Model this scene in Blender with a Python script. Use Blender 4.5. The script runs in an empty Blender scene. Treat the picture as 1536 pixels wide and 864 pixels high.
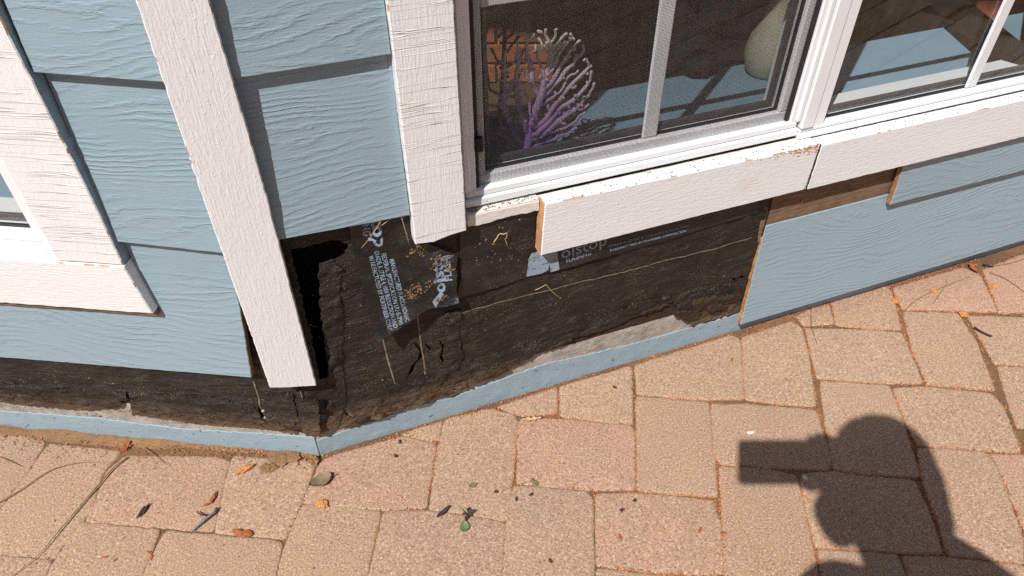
import bpy, bmesh, math, random
from mathutils import Vector, Matrix, noise
from mathutils.geometry import delaunay_2d_cdt

# ------------------------------------------------------------------ camera, sky, sun, exposure
scene = bpy.context.scene
R = math.radians
CAM_H = 1.2
PITCH, ROLL = R(41.9), R(0.13)
cam_d = bpy.data.cameras.new('camera'); cam = bpy.data.objects.new('camera', cam_d)
scene.collection.objects.link(cam)
cam_d.sensor_width = 36.0; cam_d.lens = 36.0 * 1080 / 1536
cam_d.clip_start = 0.002; cam_d.clip_end = 2000
cam.location = (0, 0, CAM_H)
cam.rotation_euler = (Matrix.Rotation(R(90) - PITCH, 3, 'X') @ Matrix.Rotation(-ROLL, 3, 'Z')).to_euler()
scene.camera = cam

SUN = Vector((-0.402, -0.69, 1.0)).normalized()          # towards the sun
world = bpy.data.worlds.new('World'); scene.world = world; world.use_nodes = True
wn = world.node_tree.nodes; wl = world.node_tree.links
bg = wn.get('Background') or wn.new('ShaderNodeBackground')
sky = wn.new('ShaderNodeTexSky'); sky.sky_type = 'NISHITA'; sky.sun_disc = False
sky.sun_elevation = math.asin(SUN.z); sky.sun_rotation = math.atan2(SUN.x, SUN.y)
sky.air_density = 1.0; sky.dust_density = 1.2; sky.ozone_density = 1.0
wl.new(sky.outputs[0], bg.inputs[0]); bg.inputs[1].default_value = 0.05
sun_d = bpy.data.lights.new('sun', 'SUN'); sun_d.energy = 5.0; sun_d.angle = R(0.53); sun_d.color = (1.0, 0.965, 0.915)
sun = bpy.data.objects.new('sun', sun_d); scene.collection.objects.link(sun)
sun.rotation_euler = SUN.to_track_quat('Z', 'Y').to_euler()
sun.location = SUN * 20
vs = scene.view_settings
vs.view_transform = 'Standard'; vs.look = 'None'; vs.gamma = 1.0; vs.exposure = 0.0; vs.use_curve_mapping = False
cy = scene.cycles
cy.use_denoising = False; cy.max_bounces = 8; cy.diffuse_bounces = 3; cy.glossy_bounces = 3
cy.transparent_max_bounces = 24; cy.transmission_bounces = 4
try: cy.denoiser = 'OPENIMAGEDENOISE'
except Exception: pass

D = {'pavers':[[(-1136.6,914.0),(-1051.5,908.7),(-944.3,873.7),(-944.3,798.7),(-958.1,722.4),(-971.8,624.5)],[(-932.0,870.4),(-782.5,852.4),(-799.4,804.4),(-786.2,726.1),(-794.0,688.1),(-809.9,629.0),(-909.3,639.3),(-964.0,641.9),(-952.0,715.5),(-939.6,804.7)],[(-767.4,841.3),(-589.7,839.2),(-557.9,829.8),(-554.8,771.1),(-545.7,679.6),(-658.6,690.4),(-782.2,700.1),(-781.7,735.9),(-789.0,804.3)],[(-553.1,840.7),(-389.3,827.8),(-396.4,739.1),(-409.4,666.2),(-538.0,678.2),(-549.3,774.0)],[(-977.5,634.4),(-906.0,633.0),(-811.6,622.8),(-809.9,585.5),(-807.8,487.7),(-894.1,487.9)],[(-789.7,694.8),(-643.1,681.1),(-640.9,629.9),(-645.9,487.4),(-797.0,487.7),(-804.0,611.8)],[(-627.6,678.4),(-435.4,659.8),(-413.9,654.6),(-410.5,596.4),(-403.2,486.9),(-635.1,487.4),(-635.7,628.6)],[(-376.1,827.7),(-354.8,840.1),(-221.4,888.1),(-159.0,869.9),(-152.8,858.6),(-161.2,770.0),(-162.6,727.3),(-240.4,723.4),(-391.4,739.1)],[(-220.8,894.7),(-146.8,924.8),(-150.0,874.8)],[(-137.5,929.9),(-46.8,957.6),(2.2,941.7),(9.0,924.4),(1.8,814.4),(-10.8,700.9),(-71.2,711.9),(-152.4,724.5),(-148.3,852.2)],[(-237.2,717.8),(-159.3,719.0),(-71.0,706.5),(-14.4,692.9),(-15.2,634.6),(-22.8,486.0),(-255.5,486.5),(-242.4,640.2)],[(-391.1,732.1),(-335.5,734.8),(-245.8,717.9),(-249.5,673.6),(-257.1,551.8),(-263.1,486.5),(-400.0,486.8),(-407.0,615.7),(-401.6,674.0)],[(-28.7,962.9),(94.7,1015.4),(91.5,948.4),(21.7,941.6)],[(104.9,1017.3),(263.8,1076.5),(247.1,920.3),(120.0,934.4),(102.3,941.4)],[(20.2,932.9),(112.7,929.2),(242.1,913.5),(248.6,900.0),(232.6,764.7),(141.3,764.9),(10.7,778.4),(8.9,910.8)],[(275.9,1078.5),(510.9,1171.0),(526.0,1155.9),(492.4,984.7),(386.0,985.0),(269.8,998.2)],[(267.1,989.0),(414.6,972.3),(399.1,844.4),(385.6,749.9),(319.6,754.3),(240.2,764.6)],[(3.0,769.6),(39.9,769.5),(140.7,757.7),(149.6,743.4),(139.6,597.5),(132.2,485.7),(-20.7,486.0),(-10.7,673.0)],[(159.3,753.3),(241.6,756.0),(377.2,740.0),(380.3,685.2),(365.7,597.0),(250.7,599.6),(149.1,613.2)],[(148.5,605.9),(249.6,592.5),(363.6,587.4),(343.2,485.2),(139.8,485.7)],[(534.2,1164.5),(663.7,1216.8),(679.1,1194.5),(669.9,1113.6),(638.7,966.3),(567.0,971.9),(499.1,982.9),(509.2,1054.2)],[(681.7,1234.9),(719.1,1257.9),(770.3,1276.5),(760.1,1212.0),(690.3,1205.5)],[(781.6,1281.2),(935.7,1339.2),(939.6,1319.4),(911.1,1191.5),(832.3,1194.0),(766.5,1207.5)],[(691.6,1194.4),(829.9,1187.4),(907.4,1178.4),(891.7,1028.1),(807.6,1028.4),(669.8,1042.1),(682.3,1134.3)],[(673.4,1030.7),(814.8,1017.0),(806.6,929.0),(794.5,840.2),(786.3,792.7),(673.4,797.5),(628.4,809.7),(646.7,909.0)],[(422.3,968.7),(522.8,964.8),(635.6,952.1),(628.0,828.1),(616.2,808.2),(516.2,813.0),(411.5,822.5),(399.1,844.4)],[(944.4,1250.2),(1070.4,1245.1),(1069.3,1150.0),(1039.2,1007.0),(981.6,1012.8),(904.5,1024.3),(911.1,1112.9)],[(952.1,1334.2),(1163.5,1413.1),(1190.6,1384.2),(1166.5,1251.8),(1071.4,1254.4),(945.0,1259.5)],[(1211.0,1405.0),(1402.1,1491.7),(1320.0,1253.6),(1172.2,1247.1)],[(1091.6,1235.9),(1256.8,1226.2),(1217.8,1073.7),(1079.7,1082.0)],[(1080.7,1072.1),(1213.3,1065.8),(1164.5,907.5),(1038.8,907.9),(1057.5,986.7)],[(824.1,1011.4),(899.0,1014.9),(1026.5,996.0),(1033.8,959.8),(1009.8,847.5),(926.7,854.1),(815.8,865.6),(813.5,925.5)],[(812.4,854.4),(936.1,846.1),(945.1,824.2),(933.5,745.6),(914.6,657.7),(892.7,616.3),(843.8,621.4),(771.2,631.5),(780.6,684.2),(790.9,782.2)],[(949.7,841.3),(1069.8,836.3),(1024.9,670.4),(932.2,677.2),(940.9,752.7)],[(560.2,794.8),(629.3,800.6),(683.6,790.0),(772.4,780.8),(770.9,718.0),(759.4,634.0),(686.2,636.7),(541.9,647.1),(546.3,711.7)],[(407.2,814.9),(482.9,810.1),(548.2,793.3),(541.0,718.6),(534.0,648.4),(527.0,596.6),(517.4,484.8),(348.5,485.2),(378.9,646.3)],[(543.0,639.5),(677.3,629.2),(676.6,584.3),(667.9,484.5),(523.9,484.8),(534.7,584.7)],[(690.4,626.7),(757.3,624.0),(890.0,609.0),(850.6,484.1),(673.3,484.5),(680.8,572.6)],[(929.7,668.1),(1020.3,662.6),(936.6,483.9),(859.2,484.1),(897.4,607.8)]],'feltR':[(44.3,72.2),(77.0,56.8),(99.1,63.4),(122.7,71.4),(157.0,78.8),(181.9,71.8),(231.2,70.9),(280.1,72.5),(366.2,88.0),(427.4,91.9),(453.7,109.8),(474.1,120.0),(542.8,121.8),(621.1,120.8),(659.3,128.9),(692.5,140.8),(749.8,152.3),(778.9,152.2),(798.1,108.0),(838.0,65.1),(859.8,67.9),(889.2,68.0),(937.9,69.9),(963.0,75.9)],'feltL':[(-716.2,83.3),(-632.8,81.3),(-550.0,79.4),(-467.7,77.4),(-375.2,93.5),(-355.6,120.2),(-346.0,117.4),(-351.9,75.8),(-292.3,71.1),(-227.2,63.0),(-118.7,67.1),(-39.0,67.4),(10.7,65.8)],'bandR':[(13.5,47.2),(114.3,52.7),(196.7,61.7),(280.1,56.6),(396.2,68.4),(484.1,76.5),(610.4,64.7),(704.9,58.4),(843.3,56.3),(959.3,55.6),(1021.4,53.4)],'bandL':[(-735.5,52.0),(-635.8,54.2),(-540.7,58.0),(-450.8,59.1),(-355.0,52.6),(-263.2,47.8),(-123.1,54.0),(-42.3,56.6),(15.9,56.1)],'flash':[(314.2,485.0),(444.2,489.1),(915.6,478.0),(926.0,355.9),(852.5,352.4),(729.9,343.7),(597.3,341.1),(503.0,338.5),(435.3,340.7),(369.4,335.1),(298.8,332.2),(309.4,369.9)],'flap':[(137.9,561.2),(137.5,532.5),(137.7,506.5),(137.5,483.9),(138.8,442.0),(140.8,402.1),(142.8,351.0),(146.1,306.4),(169.6,314.4),(202.8,323.9),(241.6,341.1),(263.1,337.1),(282.7,337.0),(297.5,338.5),(299.0,386.4),(304.0,432.4),(287.3,445.9),(273.2,458.5),(254.8,469.3),(237.5,476.9),(230.3,504.6),(230.5,539.6)],'plank':[(939.9,381.2),(1287.9,400.1),(1330.4,225.4),(955.5,264.5)],'lineH':[(305.6,289.3),(396.6,290.6),(504.8,289.2),(618.1,286.0),(736.2,286.3),(828.6,285.1),(936.8,285.6)],'lineV':[[(156.4,305.8),(160.7,253.2),(162.7,207.8),(167.6,151.3)],[(227.1,313.8),(226.0,246.3),(227.5,191.5),(226.9,153.9)]],'lineVL':[[(-79.0,219.5),(-82.0,182.3),(-84.7,139.8)],[(2.0,201.8),(1.8,164.3),(1.6,131.2)]],'txtflap':[((159.3,471.0),(167.9,318.7),'MANUFACTURED BY FORTIFIBER CORP',6.0),((168.8,477.8),(177.7,321.7),'GRADE A, STYLE 4, 1000 REDUCTION AND',6.0),((179.6,469.2),(187.7,326.3),'FEDERAL SPECIFICATION UU-B-790',6.0),((191.0,454.7),(199.8,328.5),'MANUFACTURED IN ACCORDANC',6.0)],'txtp':[((172.5,538.4),(170.9,486.4),'top',1),((157.8,558.5),(156.9,509.0),'SHING',1)],'txtup':[((277.6,362.8),(278.2,441.7),'oisto',1),((291.0,384.7),(290.7,438.0),'FLASHI',1)],'txtM':[(432.3,341.8),(436.9,381.3),(441.9,392.1),(449.6,391.3),(460.9,398.7),(473.9,395.0),(487.0,391.2),(492.8,377.2),(497.2,339.5),(479.8,338.4),(477.8,358.1),(474.3,344.9),(462.5,340.5),(450.6,340.9)],'txtR':[((501.4,362.1),(592.6,370.3),'oistop',1),((511.3,351.3),(561.1,355.7),'FLASHING',1),((594.7,363.4),(768.6,362.8),'GRADE A, STYLE 4, 1000 REDUCTION TYPE',1),((599.9,352.4),(763.0,353.0),'MANUFACTURED BY FORTIFIBER CORPORATION',1)],'G':{'needles':[[(-760.3,836.5),(-777.9,808.9),(-797.8,750.1),(-818.3,685.5),(-836.4,630.3),(-869.5,585.6)],[(-977.3,721.1),(-935.3,760.5),(-899.3,804.6),(-849.1,822.8),(-782.2,825.7)],[(927.6,1236.4),(991.7,1290.1),(1062.7,1328.8),(1158.7,1373.9)],[(1022.9,1275.7),(1054.0,1309.2),(1092.7,1351.2)],[(1216.9,1389.3),(1244.5,1363.4),(1269.0,1308.5)],[(1236.8,1415.5),(1288.6,1426.0),(1354.8,1452.9)],[(720.7,1257.9),(702.6,1194.4),(698.9,1138.5)],[(-737.6,860.2),(-709.2,841.1),(-681.4,822.4)],[(533.6,1201.6),(577.7,1208.1),(621.9,1226.0)],[(-1014.6,838.8),(-984.4,826.3),(-957.9,815.4)]],'brown_leaf':[(-386.0,767.7),(-348.4,791.2)],'round_leaf':[(-86.7,674.5),(-87.7,695.7)],'dark_pod':[(-138.3,702.6),(-116.5,725.8)],'flower':[(-82.3,712.0)],'twig':[(-580.4,678.3),(-547.8,722.8)],'wood_chip':[(-530.4,797.6),(-511.6,818.8)],'cone':[(-503.4,675.5),(-471.7,670.2)],'bud':[(-683.1,706.7),(-686.3,731.5)],'seed':[(-561.2,733.9),(-565.3,759.5)],'oak':[(20.1,924.4),(60.2,929.4)],'bark':[(-83.5,768.4),(-67.2,774.2)],'chip':[(36.4,784.2),(46.3,771.0)],'white':[(477.5,894.4),(492.0,892.7)],'curl':[(1078.7,1188.8),(1099.4,1186.5),(1105.7,1158.4)],'cluster':[(1177.6,1421.1),(1183.9,1384.2)],'dark2':[(1211.9,1420.9),(1237.6,1410.2)],'orange1':[(937.6,1285.5)],'orange2':[(1044.5,1321.5)],'orange3':[(1079.9,1238.2)],'orange4':[(1200.0,1338.3)],'red1':[(-773.6,863.5)],'orangebrick':[(-452.5,834.1)],'orangebrick2':[(-477.0,811.1)],'orangebrick3':[(-390.6,827.8)],'flake':[(-355.2,733.4)],'shadow_chip':[(563.1,787.3)],'soilL':[(-1052.4,910.4),(-907.6,893.3),(-764.6,874.8),(-623.8,855.1),(-487.8,843.6),(-382.0,830.8)],'specks':[(-30.0,758.1),(35.7,752.2),(7.9,742.3),(66.7,619.5),(221.5,1015.0),(203.3,719.5),(229.3,738.9),(-226.5,873.3),(-230.6,839.8),(-170.8,586.3)],'litterR':[(584.4,1203.7),(634.0,1212.4),(682.5,1190.1),(760.1,1212.0)],'leafbits':[(-715.7,628.8),(-697.2,623.8),(-635.7,628.6),(-642.5,637.4),(-572.0,732.6),(493.3,1093.8),(599.1,1034.7),(381.0,672.0),(340.2,678.7),(193.4,664.7)]},'straw':[[(188.5,549.6),(173.7,521.9),(149.5,496.2)],[(215.6,552.4),(184.3,531.8),(174.1,524.4)],[(215.8,553.6),(219.2,526.1),(225.4,480.8)],[(235.0,502.2),(236.3,469.3)]],'root':[[(371.8,436.1),(380.5,449.5),(393.7,455.7),(392.4,438.9),(400.9,405.6)],[(452.3,299.4),(473.6,305.9),(496.8,271.2),(508.7,255.1)]],'rot':[(775.8,156.7),(785.8,182.1),(847.7,181.1),(931.1,165.9),(955.2,82.1),(934.1,74.8),(885.6,72.9),(856.3,72.8),(834.6,70.1),(794.9,112.7)],'scraps':[[(227.1,111.7),(282.3,120.6),(352.0,120.1),(438.0,121.9),(499.6,128.1),(504.7,147.7),(451.9,159.6),(366.9,157.2),(297.9,155.3),(240.6,145.5)],[(82.4,477.8),(105.2,476.4),(114.7,457.0),(101.7,403.6),(100.9,342.6),(81.4,249.8),(74.2,141.9),(44.3,74.7),(33.9,140.1),(59.3,258.5),(65.3,370.6)],[(277.8,300.6),(305.6,301.1),(299.6,237.8),(304.7,181.2),(294.1,135.5),(266.3,127.2),(265.6,196.3),(279.3,245.3)],[(169.6,124.2),(205.2,136.7),(256.3,139.1),(270.9,113.3),(225.5,92.1),(170.9,87.3)],[(119.7,101.9),(173.0,106.7),(239.9,102.2),(309.1,101.5),(302.8,87.8),(224.5,80.2),(155.9,73.3),(110.6,73.1)],[(509.9,161.2),(599.9,155.7),(691.3,166.2),(753.5,172.0),(768.4,178.5),(688.1,190.0),(597.8,179.4),(512.0,179.5)]],'scrapsL':[[(-593.4,156.4),(-475.2,151.1),(-339.6,159.8),(-336.5,133.0),(-452.6,110.5),(-560.3,113.2),(-671.4,111.6)],[(-334.3,156.6),(-195.2,165.9),(-96.9,151.2),(-83.2,101.3),(-179.9,84.4),(-309.7,96.2),(-335.5,121.2)],[(-64.1,182.0),(-12.1,192.1),(-16.6,134.1),(-37.7,70.2),(-74.7,81.9),(-80.7,133.7)],[(-1.7,182.1),(32.4,178.8),(18.8,77.9),(-8.8,70.0),(-17.4,118.1)]],'corner':[(-42.4,258.5),(-21.9,250.9),(31.8,236.4),(32.5,289.7),(36.2,651.7),(32.5,900.8),(-42.4,909.4),(-44.1,645.1)],'cavity':[(46.2,512.3),(80.6,512.9),(119.0,509.9),(131.8,498.3),(125.0,481.5),(105.2,476.4),(84.9,468.8),(75.3,426.7),(75.7,367.0),(58.3,292.9),(58.6,219.8),(37.9,217.5),(41.2,299.4),(44.7,422.2)],'K':[-0.38216,0.84494,0.0]}
rnd = random.Random(7)
K = Vector(D['K'])

# ------------------------------------------------------------------ helpers
col = scene.collection
def rotz_frame(deg):
    a = R(deg); x = Vector((math.cos(a), math.sin(a), 0)); n = Vector((math.sin(a), -math.cos(a), 0))
    m = Matrix(((x.x, 0, n.x, K.x), (x.y, 0, n.y, K.y), (0, 1, 0, 0), (0, 0, 0, 1)))
    return m
FR = {'R': rotz_frame(20.8), 'L': rotz_frame(-6.0), 'C': rotz_frame(18.0), 'W': Matrix.Identity(4)}

def thing(name, label, cat, loc=(0, 0, 0), group=None):
    o = bpy.data.objects.new(name, None); col.objects.link(o); o.empty_display_size = 0.05
    o.location = loc; o['label'] = label; o['category'] = cat
    if group: o['group'] = group
    return o
def tag(o, label, cat, group=None):
    o['label'] = label; o['category'] = cat
    if group: o['group'] = group
    return o
def link(name, me, mats, parent=None, mw=None):
    o = bpy.data.objects.new(name, me); col.objects.link(o)
    for m in (mats if isinstance(mats, (list, tuple)) else [mats]): me.materials.append(m)
    if parent is not None:
        o.parent = parent
        w = world_of(parent)
        o.matrix_parent_inverse = w.inverted()
    o.matrix_basis = mw if mw is not None else Matrix.Identity(4)
    return o
def world_of(o):
    m = o.matrix_basis.copy()
    if o.parent is not None: m = world_of(o.parent) @ o.matrix_parent_inverse @ m
    return m
def set_mw(o, mw): o.matrix_world = mw

class MB:
    def __init__(s): s.v = []; s.f = []; s.m = []; s.sm = []
    def add(s, vs, fs, m=0, smooth=False):
        b = len(s.v); s.v += [tuple(x) for x in vs]
        for f in fs: s.f.append(tuple(i + b for i in f)); s.m.append(m); s.sm.append(smooth)
    def box(s, x0, x1, y0, y1, z0, z1, m=0):
        vs = [(x, y, z) for z in (z0, z1) for y in (y0, y1) for x in (x0, x1)]
        s.add(vs, [(0, 2, 3, 1), (4, 5, 7, 6), (0, 1, 5, 4), (2, 6, 7, 3), (0, 4, 6, 2), (1, 3, 7, 5)], m)
    def bbox(s, x0, x1, y0, y1, z0, z1, b=1.0, m=0):
        # box with chamfered edges
        vs = []; 
        for (sx, X0) in ((0, x0), (1, x1)):
            for (sy, Y0) in ((0, y0), (1, y1)):
                for (sz, Z0) in ((0, z0), (1, z1)):
                    dx, dy, dz = (b if not sx else -b), (b if not sy else -b), (b if not sz else -b)
                    vs += [(X0, Y0 + dy, Z0 + dz), (X0 + dx, Y0, Z0 + dz), (X0 + dx, Y0 + dy, Z0)]
        bm = bmesh.new()
        for v in vs: bm.verts.new(v)
        bmesh.ops.convex_hull(bm, input=bm.verts[:])
        bm.verts.index_update()
        s.add([v.co[:] for v in bm.verts], [[v.index for v in f.verts] for f in bm.faces], m); bm.free()
    def tube(s, pts, radii, n=7, m=0, cap=True, flat=1.0):
        pts = [Vector(p) for p in pts]; rings = []; prev = None
        for i, p in enumerate(pts):
            t = (pts[min(i + 1, len(pts) - 1)] - pts[max(i - 1, 0)])
            if t.length < 1e-9: t = Vector((0, 0, 1))
            t.normalize()
            if prev is None:
                a = Vector((0, 0, 1)) if abs(t.z) < .9 else Vector((1, 0, 0))
                nx = t.cross(a).normalized()
            else:
                nx = (prev - t * prev.dot(t))
                nx = nx.normalized() if nx.length > 1e-6 else t.orthogonal().normalized()
            prev = nx; ny = t.cross(nx)
            r = radii[i] if isinstance(radii, (list, tuple)) else radii
            rings.append([p + nx * r * math.cos(2 * math.pi * k / n) + ny * r * flat * math.sin(2 * math.pi * k / n) for k in range(n)])
        vs = [x for r_ in rings for x in r_]; fs = []
        for i in range(len(rings) - 1):
            for k in range(n):
                k2 = (k + 1) % n
                fs.append((i * n + k, i * n + k2, (i + 1) * n + k2, (i + 1) * n + k))
        if cap:
            fs.append(tuple(reversed(range(n)))); fs.append(tuple((len(rings) - 1) * n + k for k in range(n)))
        s.add(vs, fs, m, True)
    def mesh(s, name, scale=1.0):
        me = bpy.data.meshes.new(name)
        me.from_pydata([(x * scale, y * scale, z * scale) for x, y, z in s.v], [], s.f)
        for p, m, k in zip(me.polygons, s.m, s.sm): p.material_index = m; p.use_smooth = k
        me.validate(); me.update(); return me
    def build(s, name, mats, parent=None, fr='W', scale=1.0):
        return link(name, s.mesh(name, scale), mats, parent, FR[fr] if isinstance(fr, str) else fr)

def n2(x, y, s=0.0): return noise.noise(Vector((x, y, s)))
def fbm(x, y, s=0.0, o=4): return noise.fractal(Vector((x, y, s)), 0.8, 2.0, o)

def rough_line(pts, seg, amp, seed, closed=True, f=0.12, keep=None):
    """subdivide a polyline and push its points sideways: torn, sawn or chipped edges"""
    out = []; n = len(pts)
    for i in range(n if closed else n - 1):
        a = Vector(pts[i]); b = Vector(pts[(i + 1) % n]); d = b - a; L = d.length
        k = max(1, int(L / seg)); nr = Vector((d.y, -d.x)).normalized() if L > 0 else Vector((0, 0))
        am = amp if keep is None else amp * keep[i]
        for j in range(k):
            p = a + d * (j / k)
            if j or not out:
                e = am * (n2(p.x * f, p.y * f, seed) * 1.2 + 0.7 * n2(p.x * f * 3.3, p.y * f * 3.3, seed + 9))
                if not j: e *= 0.3
                p = p + nr * e
            out.append((p.x, p.y))
    if not closed: out.append(tuple(pts[-1]))
    return out
def inset(pts, d):
    n = len(pts); A = sum(pts[i][0] * pts[(i + 1) % n][1] - pts[(i + 1) % n][0] * pts[i][1] for i in range(n))
    s = 1 if A > 0 else -1; out = []
    for i in range(n):
        a, b, c = Vector(pts[i - 1]), Vector(pts[i]), Vector(pts[(i + 1) % n])
        t1 = (b - a); t2 = (c - b)
        t1 = t1.normalized() if t1.length > 0 else t2.normalized(); t2 = t2.normalized() if t2.length > 0 else t1
        nn = Vector((-t1.y - t2.y, t1.x + t2.x)) * s
        if nn.length < 1e-6: out.append((b.x, b.y)); continue
        nn.normalize(); c_ = max(.35, nn.dot(Vector((-t1.y, t1.x)) * s))
        p = b + nn * (d / c_); out.append((p.x, p.y))
    return out
def inside(p, poly):
    x, y = p; r = False; n = len(poly); j = n - 1
    for i in range(n):
        xi, yi = poly[i]; xj, yj = poly[j]
        if (yi > y) != (yj > y) and x < (xj - xi) * (y - yi) / (yj - yi) + xi: r = not r
        j = i
    return r
def sheet(name, outline, zf, back, mats, parent, fr, step=8.0, chamfer=1.0, holes=(), seed=0, cutf=None, chip=0.0, side=None):
    """A board or sheet: an outline in wall millimetres, a front that follows zf(u, v), sides down to `back`.
    material 0 = front, 1 = cut sides."""
    if sum(outline[i][0] * outline[(i + 1) % len(outline)][1] - outline[(i + 1) % len(outline)][0] * outline[i][1] for i in range(len(outline))) < 0:
        outline = outline[::-1]
    ring = inset(outline, chamfer) if chamfer else list(outline)
    n = len(ring)
    verts = [Vector(p) for p in ring]; edges = [(i, (i + 1) % n) for i in range(n)]
    for h in holes:
        b = len(verts); verts += [Vector(p) for p in h]; edges += [(b + i, b + (i + 1) % len(h)) for i in range(len(h))]
    xs = [p[0] for p in ring]; ys = [p[1] for p in ring]; rr = random.Random(seed + 5)
    big = inset(ring, step * .4)
    if step < 500:
        nx = int((max(xs) - min(xs)) / step) + 1; ny = int((max(ys) - min(ys)) / step) + 1
        for i in range(nx):
            for j in range(ny):
                p = (min(xs) + (i + .5 + rr.uniform(-.25, .25)) * step, min(ys) + (j + .5 + rr.uniform(-.25, .25)) * step)
                if inside(p, big) and not any(inside(p, h) for h in holes): verts.append(Vector(p))
    vo, eo, fo, *_ = delaunay_2d_cdt(verts, edges, [], 4 if holes else 1, 1e-4)
    mb = MB()
    fs = []
    for f in fo:
        a, b, c = vo[f[0]], vo[f[1]], vo[f[2]]
        cx = ((a.x + b.x + c.x) / 3, (a.y + b.y + c.y) / 3)
        if not inside(cx, ring) or any(inside(cx, h) for h in holes): continue
        fs.append(f if (b - a).cross(c - a) > 0 else f[::-1])
    mb.add([(p.x, p.y, zf(p.x, p.y)) for p in vo], fs, 0, True)
    m1 = 1 if isinstance(mats, (list, tuple)) and len(mats) > 1 else 0
    if back is not None:
        bk = back if callable(back) else (lambda u, v: back)
        if chamfer:
            vs = [(p[0], p[1], zf(*p)) for p in ring] + [(p[0], p[1], zf(*p) - chamfer) for p in outline]
            for i in range(n):
                p = outline[i]; mb.add([vs[i + n], vs[(i + 1) % n + n], vs[(i + 1) % n], vs[i]], [(0, 1, 2, 3)], m1 if chip and n2(p[0] * .035, p[1] * .035, seed + 2.5) + .35 * n2(p[0] * .4, p[1] * .4, seed) > 1 - chip else 0, True)
        vs = [(p[0], p[1], zf(*p) - chamfer) for p in outline] + [(p[0], p[1], bk(*p)) for p in outline]
        for i in range(n):
            a, b = outline[i], outline[(i + 1) % n]
            cm = m1 if cutf is None else (1 if cutf((a[0] + b[0]) / 2, (a[1] + b[1]) / 2, abs(b[0] - a[0]), abs(b[1] - a[1])) else (2 if side else 0))
            s4 = [vs[i + n], vs[(i + 1) % n + n], vs[(i + 1) % n], vs[i]]
            mb.add(s4, [(0, 1, 2, 3)], cm, False)
    o = mb.build(name, mats, parent, fr, 0.001)
    return o
def rect(x0, x1, y0, y1): return [(x0, y0), (x1, y0), (x1, y1), (x0, y1)]

# ------------------------------------------------------------------ materials
class N:
    def __init__(s, name):
        s.m = bpy.data.materials.new(name); s.m.use_nodes = True; s.t = s.m.node_tree; s.t.nodes.clear()
        s.out = s.t.nodes.new('ShaderNodeOutputMaterial')
    def nd(s, typ, ins=None, out=0, **kw):
        n = s.t.nodes.new('ShaderNode' + typ)
        for k, v in kw.items(): setattr(n, k, v)
        for k, v in (ins or {}).items():
            if isinstance(v, bpy.types.NodeSocket): s.t.links.new(v, n.inputs[k])
            else: n.inputs[k].default_value = v
        return n.outputs[out]
    def math(s, op, a, b=0.0, c=0.0, clamp=False):
        return s.nd('Math', {0: a, 1: b, 2: c}, operation=op, use_clamp=clamp)
    def coord(s, scale=(1, 1, 1), rand=True, src='Object'):
        n = s.t.nodes.new('ShaderNodeTexCoord'); c = n.outputs[src]
        if rand:
            oi = s.t.nodes.new('ShaderNodeObjectInfo'); r = s.math('MULTIPLY', oi.outputs['Random'], 37.0)
            v = s.nd('CombineXYZ', {0: r, 1: s.math('MULTIPLY', r, 1.7), 2: r})
            c = s.nd('VectorMath', {0: c, 1: v}, operation='ADD')
        return s.nd('VectorMath', {0: c, 1: scale}, operation='MULTIPLY')
    def noise(s, vec, scale=1.0, detail=3.0, rough=0.55, dist=0.0):
        return s.nd('TexNoise', {'Vector': vec, 'Scale': scale, 'Detail': detail, 'Roughness': rough, 'Distortion': dist})
    def ramp(s, f, stops, interp='LINEAR'):
        n = s.t.nodes.new('ShaderNodeValToRGB'); n.color_ramp.interpolation = interp
        e = n.color_ramp.elements
        while len(e) > 1: e.remove(e[-1])
        for i, (p, c) in enumerate(stops):
            if i == 0: e[0].position = p; x = e[0]
            else: x = e.new(p)
            x.color = (c, c, c, 1) if isinstance(c, (int, float)) else (*c, 1)
        s.t.links.new(f, n.inputs[0]); return n.outputs[0]
    def mix(s, f, a, b, mode='MIX'):
        n = s.t.nodes.new('ShaderNodeMix'); n.data_type = 'RGBA'; n.blend_type = mode
        for sock, v in ((n.inputs[0], f), (n.inputs[6], a), (n.inputs[7], b)):
            if isinstance(v, bpy.types.NodeSocket): s.t.links.new(v, sock)
            elif isinstance(v, (int, float)): sock.default_value = v
            else: sock.default_value = (*v, 1)
        return n.outputs[2]
    def bump(s, h, dist=0.001, strength=1.0, normal=None):
        ins = {'Height': h, 'Distance': dist, 'Strength': strength}
        if normal is not None: ins['Normal'] = normal
        return s.nd('Bump', ins)
    def pbr(s, color, rough=0.6, normal=None, **kw):
        ins = {'Base Color': color if isinstance(color, bpy.types.NodeSocket) else (*color, 1), 'Roughness': rough}
        if normal is not None: ins['Normal'] = normal
        for k, v in kw.items(): ins[k.replace('_', ' ')] = v
        sh = s.nd('BsdfPrincipled', ins); s.t.links.new(sh, s.out.inputs[0]); return s.m

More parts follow.
